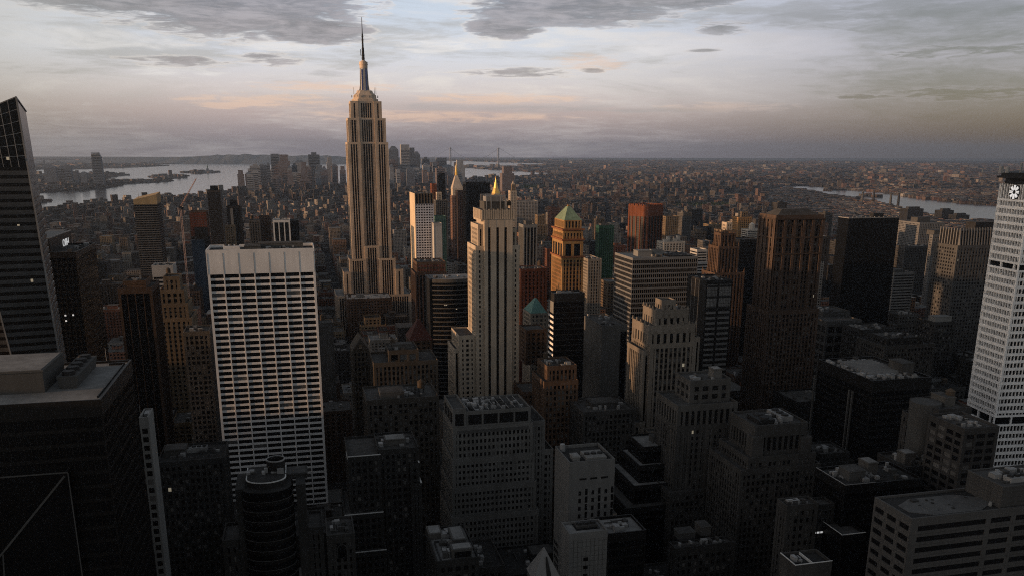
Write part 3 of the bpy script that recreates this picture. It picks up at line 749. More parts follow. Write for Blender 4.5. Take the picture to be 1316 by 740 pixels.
# ================================================================== black block with the white rooftop sign
def make_signed():
    x0, x1, z = span(40, 97, 327, 640); dp = depth_to(x1, 640, z, 122)
    B = Bld('signed_block', 'black office block with white lettering on its rooftop box beside the faceted glass tower', 'office tower', (x0+x1)/2, 640+dp/2)
    B.tier(x0, x1, 640, 640+dp, 0, z, ST(3, 3.9, .3, 1.3, .2, .06, m_black, glass=m_glass, top=3, roof=m_roofd))
    X1 = U(63, 307, 655)[0]; zt = U(63, 307, 655)[2]; X0 = X1-16; dd = depth_to(X1, 655, zt, 91)
    o = MB().box(X0, X1, 655, 655+dd, z-.2, zt).build('rooftop_box', m_black, B.root)
    tr = MB().box(X1-.2, X1+.15, 655, 655+dd, zt, zt+.7).box(X0, X1-.2, 654.9, 655.2, zt, zt+.5).build('trim', m_steel, o)
    # lettering as it reads in the picture (mirrored), on the flank of the box
    y0_, y1_ = 655+dd*.54, 655+dd*.82
    cu = bpy.data.curves.new('letters', 'FONT'); cu.body = 'HBO'; cu.extrude = .06; cu.size = 1
    to = bpy.data.objects.new('letters', cu); COL.objects.link(to)
    dg = bpy.context.evaluated_depsgraph_get(); me = bpy.data.meshes.new_from_object(to.evaluated_get(dg)); bpy.data.objects.remove(to); 
    vs = np.array([v.co[:] for v in me.vertices]); mn, mxx = vs.min(0), vs.max(0); zz0 = zt-9.6; zz1 = zt-4
    fs = [tuple(p.vertices) for p in me.polygons]
    # the picture shows the word reversed: it runs away from the viewer starting with O
    q = [(X1+.12+(v[2]-mn[2])*2, y1_-(v[0]-mn[0])/(mxx[0]-mn[0])*(y1_-y0_), zz0+(v[1]-mn[1])/(mxx[1]-mn[1])*(zz1-zz0)) for v in vs]
    MB().poly(q, fs).build('lettering', m_sign, o)
    B.clutter(x0+20, x1-2, 645, 640+dp-3, z, 12, 3); B.pole(X0+6, 660, zt, zt+4)
    wn = MB()
    for px, py in ((70, 405.5), (84, 405), (94, 404.5), (85, 412), (74, 433)):
        x, y, zz = U(px, py, 639.6); wn.box(x-.5, x+.5, y-.2, y+.3, zz-.5, zz+.5)
    wn.build('lit_window', m_sign, B.root)
    B.done(); reg(x0, x1+3, 640, 640+dp+3, 40, 124, 298, 450)
make_signed()

# ================================================================== foreground, left
def big_black():
    x1, _, z = span(129, 130, 515, 230)
    d = depth_to(x1, 230, z, 168.4)
    x0 = -140
    B = Bld('dark_slab', 'huge black slab in the lower left corner with pale flat roof and fan unit', 'office tower', (x0+x1)/2, 230+d/2)
    B.tier(x0, x1, 230, 230+d, 0, z, ST(1.6, 3.9, .18, 1.0, .12, .05, m_black, glass=m_glass, top=4, roof=m_roofl, par=.5))
    X = lambda x, y: U(x, y, z=z)
    a = X(-45, 507); b = X(58, 503); c = X(80, 470)
    hp = U(58, 475, b[1])[2]; dpp = depth_to(b[0], b[1], hp, 80); B.bulkhead(a[0], b[0], b[1], b[1]+dpp, z, hp-z-.5, m_concd, m_roofl)
    a = X(75, 499); b = X(100, 498); c = X(133, 470)
    zt = U(75, 484, a[1])[2]
    u0, u1, v0, v1 = a[0], b[0], a[1], c[1]
    o = MB().loft([[(u0+.4, v0+.3, z-.2), (u1-.4, v0+.3, z-.2), (u1-.4, v1, z-.2), (u0+.4, v1, z-.2)], [(u0-.2, v0, zt), (u1+.2, v0, zt), (u1+.2, v1+.3, zt), (u0-.2, v1+.3, zt)]]).build('cooling_unit', m_concd, B.root)
    for i in range(5):
        y = v0+(v1-v0)*(i+.5)/5; r = (u1-u0)*.36
        MB().cyl((u0+u1)/2, y, zt, zt+1.0, r, r*.9, 18).cyl((u0+u1)/2, y, zt+1.01, zt+1.06, r*.78, r*.78, 18).build('fan', m_blk2, o)
    B.pole(X(62, 498)[0], X(62, 498)[1], z, z+3.5, .12); B.pole(X(137, 463)[0], X(137, 463)[1], z, z+4, .1)
    MB().box(u1+3, x1-1.2, 230+d-3.5, 230+d-2.9, z-.2, z+.5).box(x1-1.6, x1-1.3, 234, 230+d-4, z-.2, z+.35).build('roof_rail', m_black, B.root)
    MB().box(x0+2, u0-3, 231.3, 231.6, z-.2, z+.12).build('flashing', m_steel, B.root)
    Y = 227.2; u1 = U(87, 606, Y)[0]; zt = U(87, 606, Y)[2]; t = MB()
    MB().box(x0, u1, Y, 229.8, 0, zt).build('glass_bay', m_glass, B.root)
    t.box(x0, u1, Y-.16, Y+.05, zt-.25, zt+.06); t.box(u1-.1, u1+.14, Y-.15, Y+.1, 0, zt-.26)
    t.bar(U(83, 611, Y-.1), U(-8, 724, Y-.1), .5); t.bar(U(4, 712, Y-.1), U(9, 800, Y-.1), .3); t.build('edge_trim', m_concd, B.root)
    B.done(); reg(x0, x1+4, 226, 234+d, 0, 170, 457, 745)
big_black()
B = hero('slender_slab', 'very thin pale concrete slab with one column of paired windows beside the black slab', 179.5, 190.5, 540.5, 330, 20,
     ST(4, 3.45, .55, 1.3, .12, .08, m_conc, glass=m_conc, top=3, win=True, roof=m_roofd, lit=0, blind_glint=.05, par=1.4, cw=.5), 740, side=196.5, faces='N')
B.mb('wall', m_conc).box(B.x1-.3, B.x1+.14, B.y0+.5, B.y1, 0, B.z-3.2)
MB().box(B.x0+.6, B.x1-.6, B.y0+6, B.y0+12, B.z-.2, B.z+1).build('roof_plant', m_steel, B.root); B.pole(B.x0+.3, B.y0+1, B.z, B.z+6, .1); B.done()

# cylinder-fronted block with chimney-like drum
def round_front():
    Y = 300; xa, xb, z = span(305, 385, 640, Y); xc = (xa+xb)/2-1; r = (xb-xa)*.42
    B = Bld('round_fronted_block', 'dark block with a bowed banded front and a wide open drum on its roof', 'office tower', xc, Y+r)
    bow = lambda rr, yy=0: [(xc+rr*math.cos(t), Y+r+yy+rr*math.sin(t)*.75) for t in np.linspace(math.pi, 2*math.pi, 20)]+[(xc+rr, Y+r+14), (xc-rr, Y+r+14)]
    G = B.mb('glazing', m_glass); W = B.mb('spandrel_band', m_black); T = B.mb('band_edge', m_concd)
    G.loft([[(*p, 0) for p in bow(r)], [(*p, z) for p in bow(r)]])
    k = 0
    while k*3.9 < z-2:
        W.loft([[(*p, k*3.9) for p in bow(r+.25)], [(*p, k*3.9+1.4) for p in bow(r+.25)]]); T.loft([[(*p, k*3.9+1.401) for p in bow(r+.30)], [(*p, k*3.9+1.53) for p in bow(r+.30)]]); k += 1
    for x in (xa-1.2, xb-1.2): B.mb('wall', m_dkst).box(x, x+3.4, Y+r-2, Y+r+14.5, 0, z+.6)
    st = ST(3, 3.9, 1.3, 1.6, .3, .15, m_dkst, glass=m_glass, top=2, win=True)
    B.tier(xa-7, xa-1.5, Y+r-1, Y+r+15, 0, U(300, 708, Y)[2], st); B.tier(xb+2.5, xb+7.5, Y+r-1, Y+r+15, 0, U(300, 702, Y)[2], st)
    B.mb('roof', m_roofd).loft([[(*p, z) for p in bow(r-.1)], [(*p, z+.3) for p in bow(r-.1)]])
    z2 = U(345, 628, Y)[2]; r2 = r*.78
    MB().loft([[(*p, z+.2) for p in bow(r2, 2)], [(*p, z2) for p in bow(r2, 2)]]).build('roof_drum', m_blk2, B.root)
    ringp = [(bow(r2+.25, 2)[i], bow(r2-.15, 2)[i]) for i in range(22)]
    MB().loft([[(*p, z2) for p in bow(r2+.2, 2)], [(*p, z2+.35) for p in bow(r2+.2, 2)]]).build('coping', m_cope, B.root)
    MB().loft([[(*p, z2+.36) for p in bow(r2-.25, 2)], [(*p, z2+.42) for p in bow(r2-.25, 2)]]).build('upper_roof', m_roofd, B.root)
    yc = Y+r+9; a = U(342, 590, yc); b_ = U(366, 590, yc); rr = (b_[0]-a[0])/2; zc = a[2]; cx = (a[0]+b_[0])/2
    n = 24; c_ = lambda q, zz: [(cx+q*math.cos(6.28319*i/n), yc+q*math.sin(6.28319*i/n), zz) for i in range(n)]
    MB().loft([c_(rr, z), c_(rr, zc), c_(rr*.93, zc), c_(rr*.93, zc-5), c_(.05, zc-5)], cap=False).build('chimney_drum', m_blk2, B.root)
    MB().loft([c_(rr*1.03, zc-.3), c_(rr*1.03, zc+.15), c_(rr*.93, zc+.15), c_(rr*.93, zc-.3)], cap=False).build('drum_rim', m_steel, B.root)
    B.bulkhead(xc+2, xb+3, yc-3, yc+5, z, U(370, 615, yc)[2]-z, m_dkst); B.clutter(xc-r+1, xc+r-1, Y+r+4, Y+r+13, z2, 10, 8)
    B.done(); reg(xa-8, xb+8, Y-2, Y+r+16, 298, 405, 585, 745)
round_front()
B = hero('flat_roofed_block', 'dark brick block with cluttered roof between the thin pale slab and white gridded slab', 203, 288, 596, 430, 26, dict(s_dk, win=True, roof=m_roofd), 740)
B.fans(B.x0+14, B.x0+22, B.y0+14, B.y0+18, B.z, 3, m_steel, 2.4); B.bulkhead(B.x0+2, B.x0+12, B.y0+10, B.y0+20, B.z, 3, m_soot); B.clutter(B.x0+2, B.x1-3, B.y0+2, B.y0+20, B.z, 14, 2); B.done()
B = hero('stepped_block', 'black stepped block with pale ledge copings, right of the white gridded slab', 487, 537, 580, 400, 26, dict(s_dk, win=True, lit=.002, blind_glint=.2), 740)
st_ = dict(s_dk, win=False)
for i, (xl, xr, yt, yy) in enumerate(((448, 488, 589, 396), (444, 492, 664, 391), (446, 496, 713, 386))):
    a, b, z = span(xl, xr, yt, yy); B.tier(a, b, yy, B.y1, 0, z, st_ if i else dict(st_, win=True))
    MB().box(a-.45, b+.45, yy-.55, yy-.1, z+.9, z+1.25).build('ledge_coping', m_cope, B.root)
a, b, z = span(447, 470, 592, 397); MB().box(a-.3, a+.2, 397, 408, z+.8, z+1.25).build('ledge_coping', m_cope, B.root)
for xx, yt, yy in ((538, 596, 398), (541, 622, 396)):
    a = U(xx, yt, yy); B.tier(B.x1-4, a[0], yy, B.y1-4, 0, a[2], st_); MB().box(a[0]-.3, a[0]+.5, yy-.5, B.y1-4, a[2]+.9, a[2]+1.3).build('ledge_coping', m_cope, B.root)
B.bulkhead(B.x0+4, B.x1-5, B.y0+8, B.y0+16, B.z, 2.6, m_grey, m_roofl); B.clutter(B.x0, B.x1-1, B.y0+1, B.y0+20, B.z, 14, 4); B.done()
B = hero('masonry_block', 'grey masonry block with pale cornice and rooftop frames behind the black stepped block', 472, 563, 516, 480, 30, dict(s_soot2, top=2.5, wall=mat('warm_soot', (0.0481, 0.0429, 0.0376), .9, .3)), 640)
B.bulkhead(B.x0+8, B.x0+22, B.y0+5, B.y0+18, B.z, 3.2, m_grey); B.clutter(B.x0+8, B.x1-6, B.y0+4, B.y0+22, B.z, 30, 9); B.tank(B.x1-8, B.y0+14, B.z); B.done()
B = tiered('stone_loft_block', [(500, 537, 454, 560, 24, dict(s_soot2, wall=m_grey)), (488, 548, 478, 556, 30, dict(s_soot2, wall=m_grey)), (478, 563, 505, 552, 36, s_soot2)], 520)if False else \
    tiered('stone_loft_block', 'grey brown loft block with a blank upper wall, directly behind the corniced masonry block', [(500, 537, 452, 560, 24, dict(s_soot2, bay=7, wall=mat('drab_brick', (0.0743, 0.0607, 0.0473), .9, .3), blind_glint=.4)), (481, 562, 468, 556, 32, dict(s_soot2, wall=mat('drab_brick', (0.0743, 0.0607, 0.0473), .9, .3), blind_glint=.35))], 520)
B.bulkhead(B.t[0][0]+3, B.t[0][1]-3, 566, 574, B.z, 3, m_grey); B.tank(B.t[0][0]+4, 572, B.z, 1.8, 3.2); B.clutter(B.t[0][0], B.t[0][1]-2, 562, 580, B.z, 10, 3); B.done()
def gable_tower():
    x0, x1, z = span(453, 474, 450, 600); B = Bld('gabled_tower', 'narrow sooty tower with a pointed gable, left of the grey brown loft block', 'building', (x0+x1)/2, 610)
    B.tier(x0, x1, 600, 622, 0, z, dict(s_soot2, wall=mat('drab_brick', (0.0743, 0.0607, 0.0473), .9, .3), bay=3), deck=False)
    zp = U(463, 434, 600)[2]; xc = (x0+x1)/2; t = .6
    B.mb('gable', MATS['drab_brick']).poly([(x0-.4, 599.4, z-.4), (x1+.4, 599.4, z-.4), (xc, 599.4, zp), (x0-.4, 622, z-.4), (x1+.4, 622, z-.4), (xc, 622, zp)], [(0,1,2), (3,5,4), (0,2,5,3), (1,4,5,2), (0,3,4,1)])
    MB().cyl(xc, 599.2, z+1.5, z+4.2, 1.3, .6, 8).build('niche', m_tan, B.root)
    B.done(); reg(x0, x1, 598, 624, 452, 475, 434, 500)
gable_tower()
def hip_red():
    x0, x1, z = span(527, 555, 437, 680); B = Bld('red_hip_roofed_block', 'dark brick block topped by a small red hipped roof, left of the fluted limestone tower', 'building', (x0+x1)/2, 690)
    B.tier(x0, x1, 680, 706, 0, z, dict(s_brn, wall=m_brown, win=True, blind_glint=.3), deck=False)
    zp = U(539, 411, 690)[2]
    B.mb('hip_roof', mat('red_tile', (.075, .025, .018), .85, .3)).pyr(x0-.8, x1+.8, 679.4, 706, z-.4, zp, .12)
    B.done(); reg(x0, x1, 678, 708, 525, 556, 411, 460)
hip_red()
B = hero('pale_roofed_block', 'low block with a large pale flat roof at the foot of the spired tower', 446, 503, 385, 1188, 44, ST(4, 3.8, 2, 1.8, .3, .2, m_brown, top=3, roof=mat('white_roof', (.42, .40, .38), .9, .2, streak=False)), 400, cat='building')
B.bulkhead(B.x0+14, B.x0+24, B.y0+14, B.y0+24, B.z, 4, m_conc, m_roofl); B.tank(B.x0+4, B.y0+6, B.z, 2.4, 4); B.clutter(B.x0+2, B.x1-4, B.y0+3, B.y1-4, B.z, 16, 3); B.done()
B = hero('blank_walled_block', 'small pale blank walled block above the low roofs right of the white gridded slab', 409, 428, 416, 760, 18, dict(s_plain, wall=m_grey, glass=m_grey), 436, cat='building'); B.tank(B.x0+4, B.y0+5, B.z); B.done()

# ================================================================== left middle distance
B = tiered('piered_tower', 'dark brown tower with thin piers and square cap, right of the black signed block',
   [(158, 187, 363, 622, 22, ST(200, 30, .5, .4, .15, .1, m_brown, glass=m_brown, top=2, roof=m_roofd)), (152, 194, 372, 616, 34, ST(5.2, 3.6, .5, .9, .5, .06, mat('umber_stone', (0.042, 0.027, 0.0192), .85, .3), sp=m_black, glass=m_glass, top=3, cw=1.2))], 460)
B.clutter(B.t[0][0]+1, B.t[0][1]-3, 624, 640, B.z, 8, 1); B.done()
B = hero('banded_white_block', 'small white block with dark window bands and blank top, behind the tan stepped block', 195, 222, 343, 800, 26, ST(200, 3.6, .6, 1.7, .1, .3, mat('chalky_white', (.34, .33, .32), .8, .15), glass=m_glass, top=9), 375, side=226); B.clutter(B.x0+3, B.x1-4, B.y0+3, B.y1-4, B.z, 5, 4); B.done()
B = tiered('tan_stepped_block', 'tan brick block stepping down both sides, just left of the white gridded slab',
   [(210, 230, 357, 722, 16, s_tan), (205, 236, 374, 720, 22, s_tan), (202, 241, 392, 717, 30, s_tan), (200, 246, 411, 714, 38, s_tan)], 430); B.tank(B.t[0][0]+3, 730, B.z, 1.8, 3); B.done()
B = hero('lattice_block', 'pale low block with a grid of small square windows, left of the white gridded slab', 236, 268, 428, 590, 22, ST(3, 3.5, 1.2, 1.4, .3, .2, m_grey, win=True, blind_glint=.1), 470, cat='building'); B.clutter(B.x0+1, B.x1-3, B.y0+2, B.y1-4, B.z, 8, 4); B.done()
def slope_top():
    Y = 1250; x0, x1, z = span(172, 202, 263, Y); d = depth_to(x1, Y, z, 207)
    B = Bld('apartment_slab', 'tall dark balconied apartment slab with a pale sloping top, left of the red netted frame', 'apartment tower', (x0+x1)/2, Y+d/2)
    st = ST(3.2, 3.0, .9, 1.15, .2, .35, m_blk2, sp=mat('balcony_concrete', (.085, .08, .075), .9, .3), glass=m_glass, top=1)
    B.tier(x0, x1, Y, Y+d, 0, z, st)
    za, zb = U(172, 257, Y)[2], U(202, 250, Y)[2]
    B.mb('sloping_top', mat('ochre_cladding', (.30, .22, .12), .8, .2)).loft([[(x0-.2, Y-.3, z-.3), (x1+.2, Y-.3, z-.3), (x1+.2, Y+d, z-.3), (x0-.2, Y+d, z-.3)], [(x0-.2, Y-.3, za), (x1+.2, Y-.3, zb), (x1+.2, Y+d, zb+2), (x0-.2, Y+d, za+2)]])
    B.pole(x0+6, Y+5, za, za+12, .3); B.done(); reg(x0, x1, Y-3, Y+d+4, 171, 207, 249, 350)
slope_top()
def netted():
    Y = 1300; x0, x1, z = span(243, 265, 273, Y); B = Bld('netted_tower', 'tower under construction wrapped in red orange netting above blue sheeting', 'construction site', (x0+x1)/2, Y+13)
    zm, zl = U(250, 305, Y)[2], U(250, 309, Y)[2]
    B.tier(x0, x1, Y, Y+26, 0, zm, ST(3.5, 3.3, .7, .7, .25, .12, m_blk2, glass=m_black, top=1))
    B.tier(x0, x1, Y, Y+26, zm, z, ST(3.5, 3.3, .5, .5, .25, .12, m_brown, glass=m_onet, top=.6))
    a, b, zz = span(246, 262, 309, Y-14); B.mb('blue_sheeting', m_bluew).box(a, b, Y-14, Y-1, 0, zz)
    B.mb('dark_core', m_black).box(U(250, 290, Y)[0], U(266, 290, Y)[0], Y-6, Y-.5, 0, U(250, 292, Y)[2])
    B.done(); reg(x0, x1, Y-15, Y+28, 240, 266, 272, 360)
    # tower crane
    Yc = 1180; bx = U(240, 420, Yc)[0]; tx, _, tz = U(239, 268, Yc); xm = (bx+tx)/2
    K = thing('tower_crane', 'pale tower crane with raised jib beside the red netted tower', 'crane', (xm, Yc, 0))
    m_ = MB(); w = .9
    for sx in (-w, w):
        for sy in (-w, w): m_.box(xm+sx-.22, xm+sx+.22, Yc+sy-.22, Yc+sy+.22, 0, tz)
    for k in range(int(tz/3)):
        s = 1 if k % 2 else -1
        for sy in (-w, w): m_.bar((xm-s*w, Yc+sy, k*3), (xm+s*w, Yc+sy, k*3+3), .26)
        for sx in (-w, w): m_.bar((xm+sx, Yc-s*w, k*3), (xm+sx, Yc+s*w, k*3+3), .26)
    m_.build('mast', m_crane, K)
    MB().box(xm-2, xm+2, Yc-1.6, Yc+1.6, tz, tz+2.4).build('cab', m_blk2, K)
    q = U(252.5, 230, Yc); p = np.array((xm+1, Yc, tz+2)); q = np.array(q); j = MB(); n_ = 12
    for off in ((0, -.8, 0), (0, .8, 0), (-1.2, 0, 1.0)): j.bar(p+off, q+np.array(off)*.3, .45)
    for i in range(n_):
        a, b = p+(q-p)*i/n_, p+(q-p)*(i+1)/n_; j.bar(a+np.array((0, -.8, 0)), b+np.array((0, .8, 0)), .25); j.bar(a+np.array((-1.2, 0, 1)), b+np.array((0, -.8, 0)), .25)
    j.build('jib', mat('red_crane_paint', (.40, .24, .18), .6, .1), K)
    c_ = U(233.5, 265, Yc); MB().bar((xm, Yc, tz+1.5), (c_[0], Yc, tz+1.5), 1.0).build('counter_jib', m_blk2, K)
    MB().box(c_[0]-1.2, c_[0]+2, Yc-1.2, Yc+1.2, tz-1.5, tz+1.4).build('counterweight', m_black, K)
    top = (c_[0]+4, Yc, tz+9); b = MB().bar((xm, Yc, tz+2.4), top, .5).bar(top, tuple(q), .18).bar(top, (c_[0], Yc, tz+2), .2); b.build('stay', m_blk2, K)
netted()
B = tiered('dark_ribbed_tower', 'tall dark horizontally ribbed tower behind the left end of the white gridded slab', [(270, 279, 240, 1503, 14, s_blk), (266, 283, 246, 1500, 30, ST(200, 3.2, .5, .9, .1, .35, mat('ribbed_concrete', (.05, .045, .042), .85, .2), glass=m_black, top=2))], 312, 'apartment tower'); B.done()
B = tiered('pale_striped_tower', 'dark tower with one pale vertical stripe, rising behind the white gridded slab', [(295, 304, 258, 1402, 12, dict(s_blk)), (291, 309, 266, 1400, 26, ST(5, 3.2, .5, 1.2, .2, .1, m_blk2, glass=m_black, top=2))], 312, 'apartment tower')
MB().box(B.x0+5, B.x0+9, 1399.2, 1399.8, 0, U(296, 268, 1400)[2]).build('pale_stripe', m_conc, B.root); B.done()
B = hero('beige_block', 'slim beige block in front of the pale striped tower behind the white gridded slab', 289, 302, 290, 1330, 20, dict(s_tan), 312, cat='building', side=287); B.done()
B = hero('brown_slab_tower', 'plain brown brick slab just left of the white piered box, behind the white gridded slab', 333, 347, 279, 1420, 24, dict(s_brn), 312, cat='apartment tower'); B.done()
B = hero('grey_gridded_tower', 'grey brick tower with small windows just left of the plain brown brick slab', 320, 333.5, 284, 1380, 24, dict(s_gry), 312, cat='apartment tower'); B.tank(B.x0+4, B.y0+6, B.z); B.done()
B = hero('white_piered_box', 'dark box tower with five white vertical piers, rising just behind the white gridded slab', 351, 372, 284, 1150, 30, ST(7, 40, 1.3, 0, .5, .0, mat('white_pier', (.62, .60, .58), .7, .12), glass=m_black, top=2.2, roof=m_roofl), 314); _a = U(383.5, 286, 1150)[0]; B.tier(B.x1+.6, _a, 1153, 1178, 0, B.z-1, dict(s_blk, roof=m_roofl)); B.clutter(B.x0+2, B.x1-2, B.y0+4, B.y1-6, B.z, 6, 3); B.done()

# ================================================================== middle
def white_fin():
    Y = 1150; x0, x1, z = span(533.5, 557, 262, Y); d = depth_to(x0, Y, z, 527); zt = U(533, 249, Y)[2]
    B = Bld('white_ribbed_tower', 'white ribbed tower with dark finned top and sunlit flank, right of the spired tower', 'office tower', (x0+x1)/2, Y+d/2)
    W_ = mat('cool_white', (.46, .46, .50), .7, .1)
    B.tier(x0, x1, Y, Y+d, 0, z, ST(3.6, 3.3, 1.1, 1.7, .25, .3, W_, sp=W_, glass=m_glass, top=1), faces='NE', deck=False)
    B.mb('flank_wall', mat('sunlit_cream', (.62, .50, .36), .8, .15)).box(x0-.5, x0+.2, Y-.35, Y+d, 0, zt)  # sunlight painted in: flank warmer and paler than the front
    B.mb('louvre', m_black).box(x0+.3, x1-.3, Y+.3, Y+d-.3, z-.3, zt-.5)
    f = B.mb('fin', m_tan)
    for i in range(7):
        x = x0+.4+(x1-x0-.8)*i/6; f.box(x-.55, x+.55, Y-.2, Y+1.2, z, zt+.3)
    for i in range(5): f.box(x1-.25, x1+.3, Y+2+i*(d-4)/5, Y+3.2+i*(d-4)/5, z, zt+.3)
    B.mb('roof', m_roof).box(x0+1, x1-1, Y+1.3, Y+d-1, zt-.5, zt-.3)
    B.clutter(x0+2, x1-3, Y+3, Y+d-4, zt-.3, 7, 2); B.done(); reg(x0, x1, Y-2, Y+d, 526, 558, 247, 337)
white_fin()
B = hero('blank_white_block', 'pale blank walled block against the right side of the white ribbed tower', 557.5, 568, 288, 1130, 16, dict(s_plain, wall=mat('dull_white', (.36, .35, .34), .85, .15), glass=MATS['dull_white'] if 'dull_white' in MATS else m_conc), 338, cat='building'); B.done()
B = hero('teal_topped_tower', 'teal green clad tower just right of the white ribbed tower beside the spired tower', 559, 573, 279, 1230, 20, ST(3.4, 3.4, 1.1, 1.5, .25, .15, mat('teal_panel', (.06, .12, .105), .6, .25), glass=m_teal, top=3), 340); B.done()
B = hero('slim_black_tower', 'slim black tower standing left of the lit spire, behind the teal clad tower', 563.5, 572, 223, 2100, 18, dict(s_blk, roof=m_roofd), 285); B.done()
B = hero('slim_brick_tower', 'slim red brick tower with sunlit flank behind the white ribbed tower beside the spired tower', 555, 561, 237, 1900, 18, dict(s_brn, wall=m_orange), 285, side=553, cat='apartment tower'); B.done()
B = tiered('sunlit_capped_tower', 'slim tower with glowing cream cap between the white ribbed tower and the slim black one', [(561.5, 567.5, 248, 1702, 12, ST(3, 3.4, 1.2, 1.4, .2, .1, m_lime)), (560, 575, 258, 1700, 24, dict(s_gry))], 285); B.done()
def clock_like():
    Y = 2076; x0, x1, z = span(581, 596, 252, Y); d = depth_to(x0, Y, z, 577.5)
    B = Bld('pyramid_spire_tower', 'slender stone tower with sunlit flank and steep pyramid spire, left of the broad black slab', 'tower', (x0+x1)/2, Y+d/2)
    st = dict(s_brn, wall=mat('rosy_stone', (.20, .12, .09), .85, .25), bay=5)
    B.tier(x0, x1, Y, Y+d, 0, z, st); xc, yc = (x0+x1)/2, Y+d/2
    z2, z3, z4, zt = U(588, 243, Y)[2], U(588, 226, Y)[2], U(588, 222, Y)[2], U(588, 209, Y)[2]
    B.mb('loggia', m_lime).box(x0+2, x1-2, Y+2, Y+d-2, z-.2, z2)
    B.mb('pyramid_roof', mat('pale_marble', (.5, .42, .34), .7, .2)).pyr(x0+1.2, x1-1.2, Y+1.2, Y+d-1.2, z2, z3, .22)
    B.mb('lantern', m_gilt).cyl(xc, yc, z3, z4, 3.4, 3.2, 8).cyl(xc, yc, z4, zt, 2.8, .1, 8)
    B.done(); reg(x0, x1, Y, Y+d, 577, 597, 209, 335)
clock_like()
B = hero('flanking_dark_tower', 'dark brown slab tower tight against the pyramid spire tower', 588, 600, 246, 1890, 24, dict(s_brn, wall=mat('deep_brown', (0.042, 0.0266, 0.021), .85, .3)), 335, cat='apartment tower'); B.done()
B = hero('broad_black_slab', 'broad black glass slab between the pyramid spire tower and the gilded pyramid', 599, 629.5, 235.5, 1560, 30, dict(s_blk, bay=2.4, roof=m_roofd), 330); B.done()
def gilded():
    Y = 1843; x0, x1, z = span(626, 652, 258, Y); B = Bld('gilded_pyramid_tower', 'tower with a steep gilded pyramid roof, seen above the crown of the fluted limestone tower', 'tower', (x0+x1)/2, Y+22)
    B.tier(x0, x1, Y, Y+44, 0, z, dict(s_tan, wall=m_lime)); a, b, zb = span(632.5, 645.5, 253, Y+8); zt = U(638.5, 229, Y+20)[2]
    B.mb('drum', m_lime).box(a-2, b+2, Y+6, Y+38, z-.2, zb)
    xc = (a+b)/2; r = (b-a)/2*1.05
    n = 8; R8 = lambda q, zz: [(xc+q*math.cos(.3927+i*.7854), Y+22+q*math.sin(.3927+i*.7854), zz) for i in range(n)]
    B.mb('gilded_roof', m_gilt).loft([R8(r, zb), R8(r*.45, zb+(zt-zb)*.45), R8(.4, zt)])
    B.mb('lantern', m_gilt).cyl(xc, Y+22, zt-1, zt+4, .5, .1, 6)
    B.done(); reg(x0, x1, Y, Y+46, 625, 653, 229, 275)
gilded()
B = tiered('pale_spike_tower', 'pale stone tower with a small peak right of the gilded pyramid', [(658, 662, 238, 2003, 8, s_tan), (656, 664, 246, 2000, 20, dict(s_tan, wall=m_lime))], 275); B.mb('peak', m_lime).pyr(B.t[0][0], B.t[0][1], 2003, 2011, B.z, B.z+10); B.done()
B = hero('long_white_block', 'long pale many windowed block right of the gilded pyramid', 656, 691, 259, 2150, 40, ST(4, 3.6, 1.8, 1.5, .3, .2, mat('pale_grey_stone', (.27, .25, .23), .85, .2)), 275, cat='building'); B.done()
B = hero('piered_grey_tower', 'grey tower with pale vertical piers and a rooftop block, right of the fluted limestone tower', 673, 690, 290, 1080, 24, ST(5, 3.5, 1.2, 1.0, .4, .1, m_conc, sp=m_blk2, glass=m_glass, top=3), 345); B.bulkhead(B.x0+4, B.x1-5, B.y0+4, B.y0+16, B.z, 5, m_concd); B.done()
B = hero('rust_brick_block', 'dark rust brick block right of the fluted limestone tower, below the piered grey tower', 669, 703, 347, 800, 24, dict(s_brn, wall=m_red), 400, cat='building'); B.clutter(B.x0+2, B.x1-3, B.y0+2, B.y1-3, B.z, 10, 6); B.tank(B.x1-5, B.y0+9, B.z); B.done()
B = tiered('dark_trimmed_block', 'dark block with a glowing flank and red trimmed top windows below the white ribbed tower', [(536, 572, 338, 1000, 34, ST(3.6, 5.5, .9, 2.2, .5, .25, m_brown, glass=mat('ruddy_glass', (.20, .06, .04), .25, .6, .5), top=2.5)), (534, 574, 352, 996, 40, ST(4, 3.8, 1.4, 1.2, .5, .1, mat('deep_brown', (0.042, 0.0266, 0.021), .85, .3), sp=m_black, glass=m_black, top=2))], 420); B.clutter(B.t[0][0]+2, B.t[0][1]-4, 1003, 1028, B.z, 10, 3); B.done()
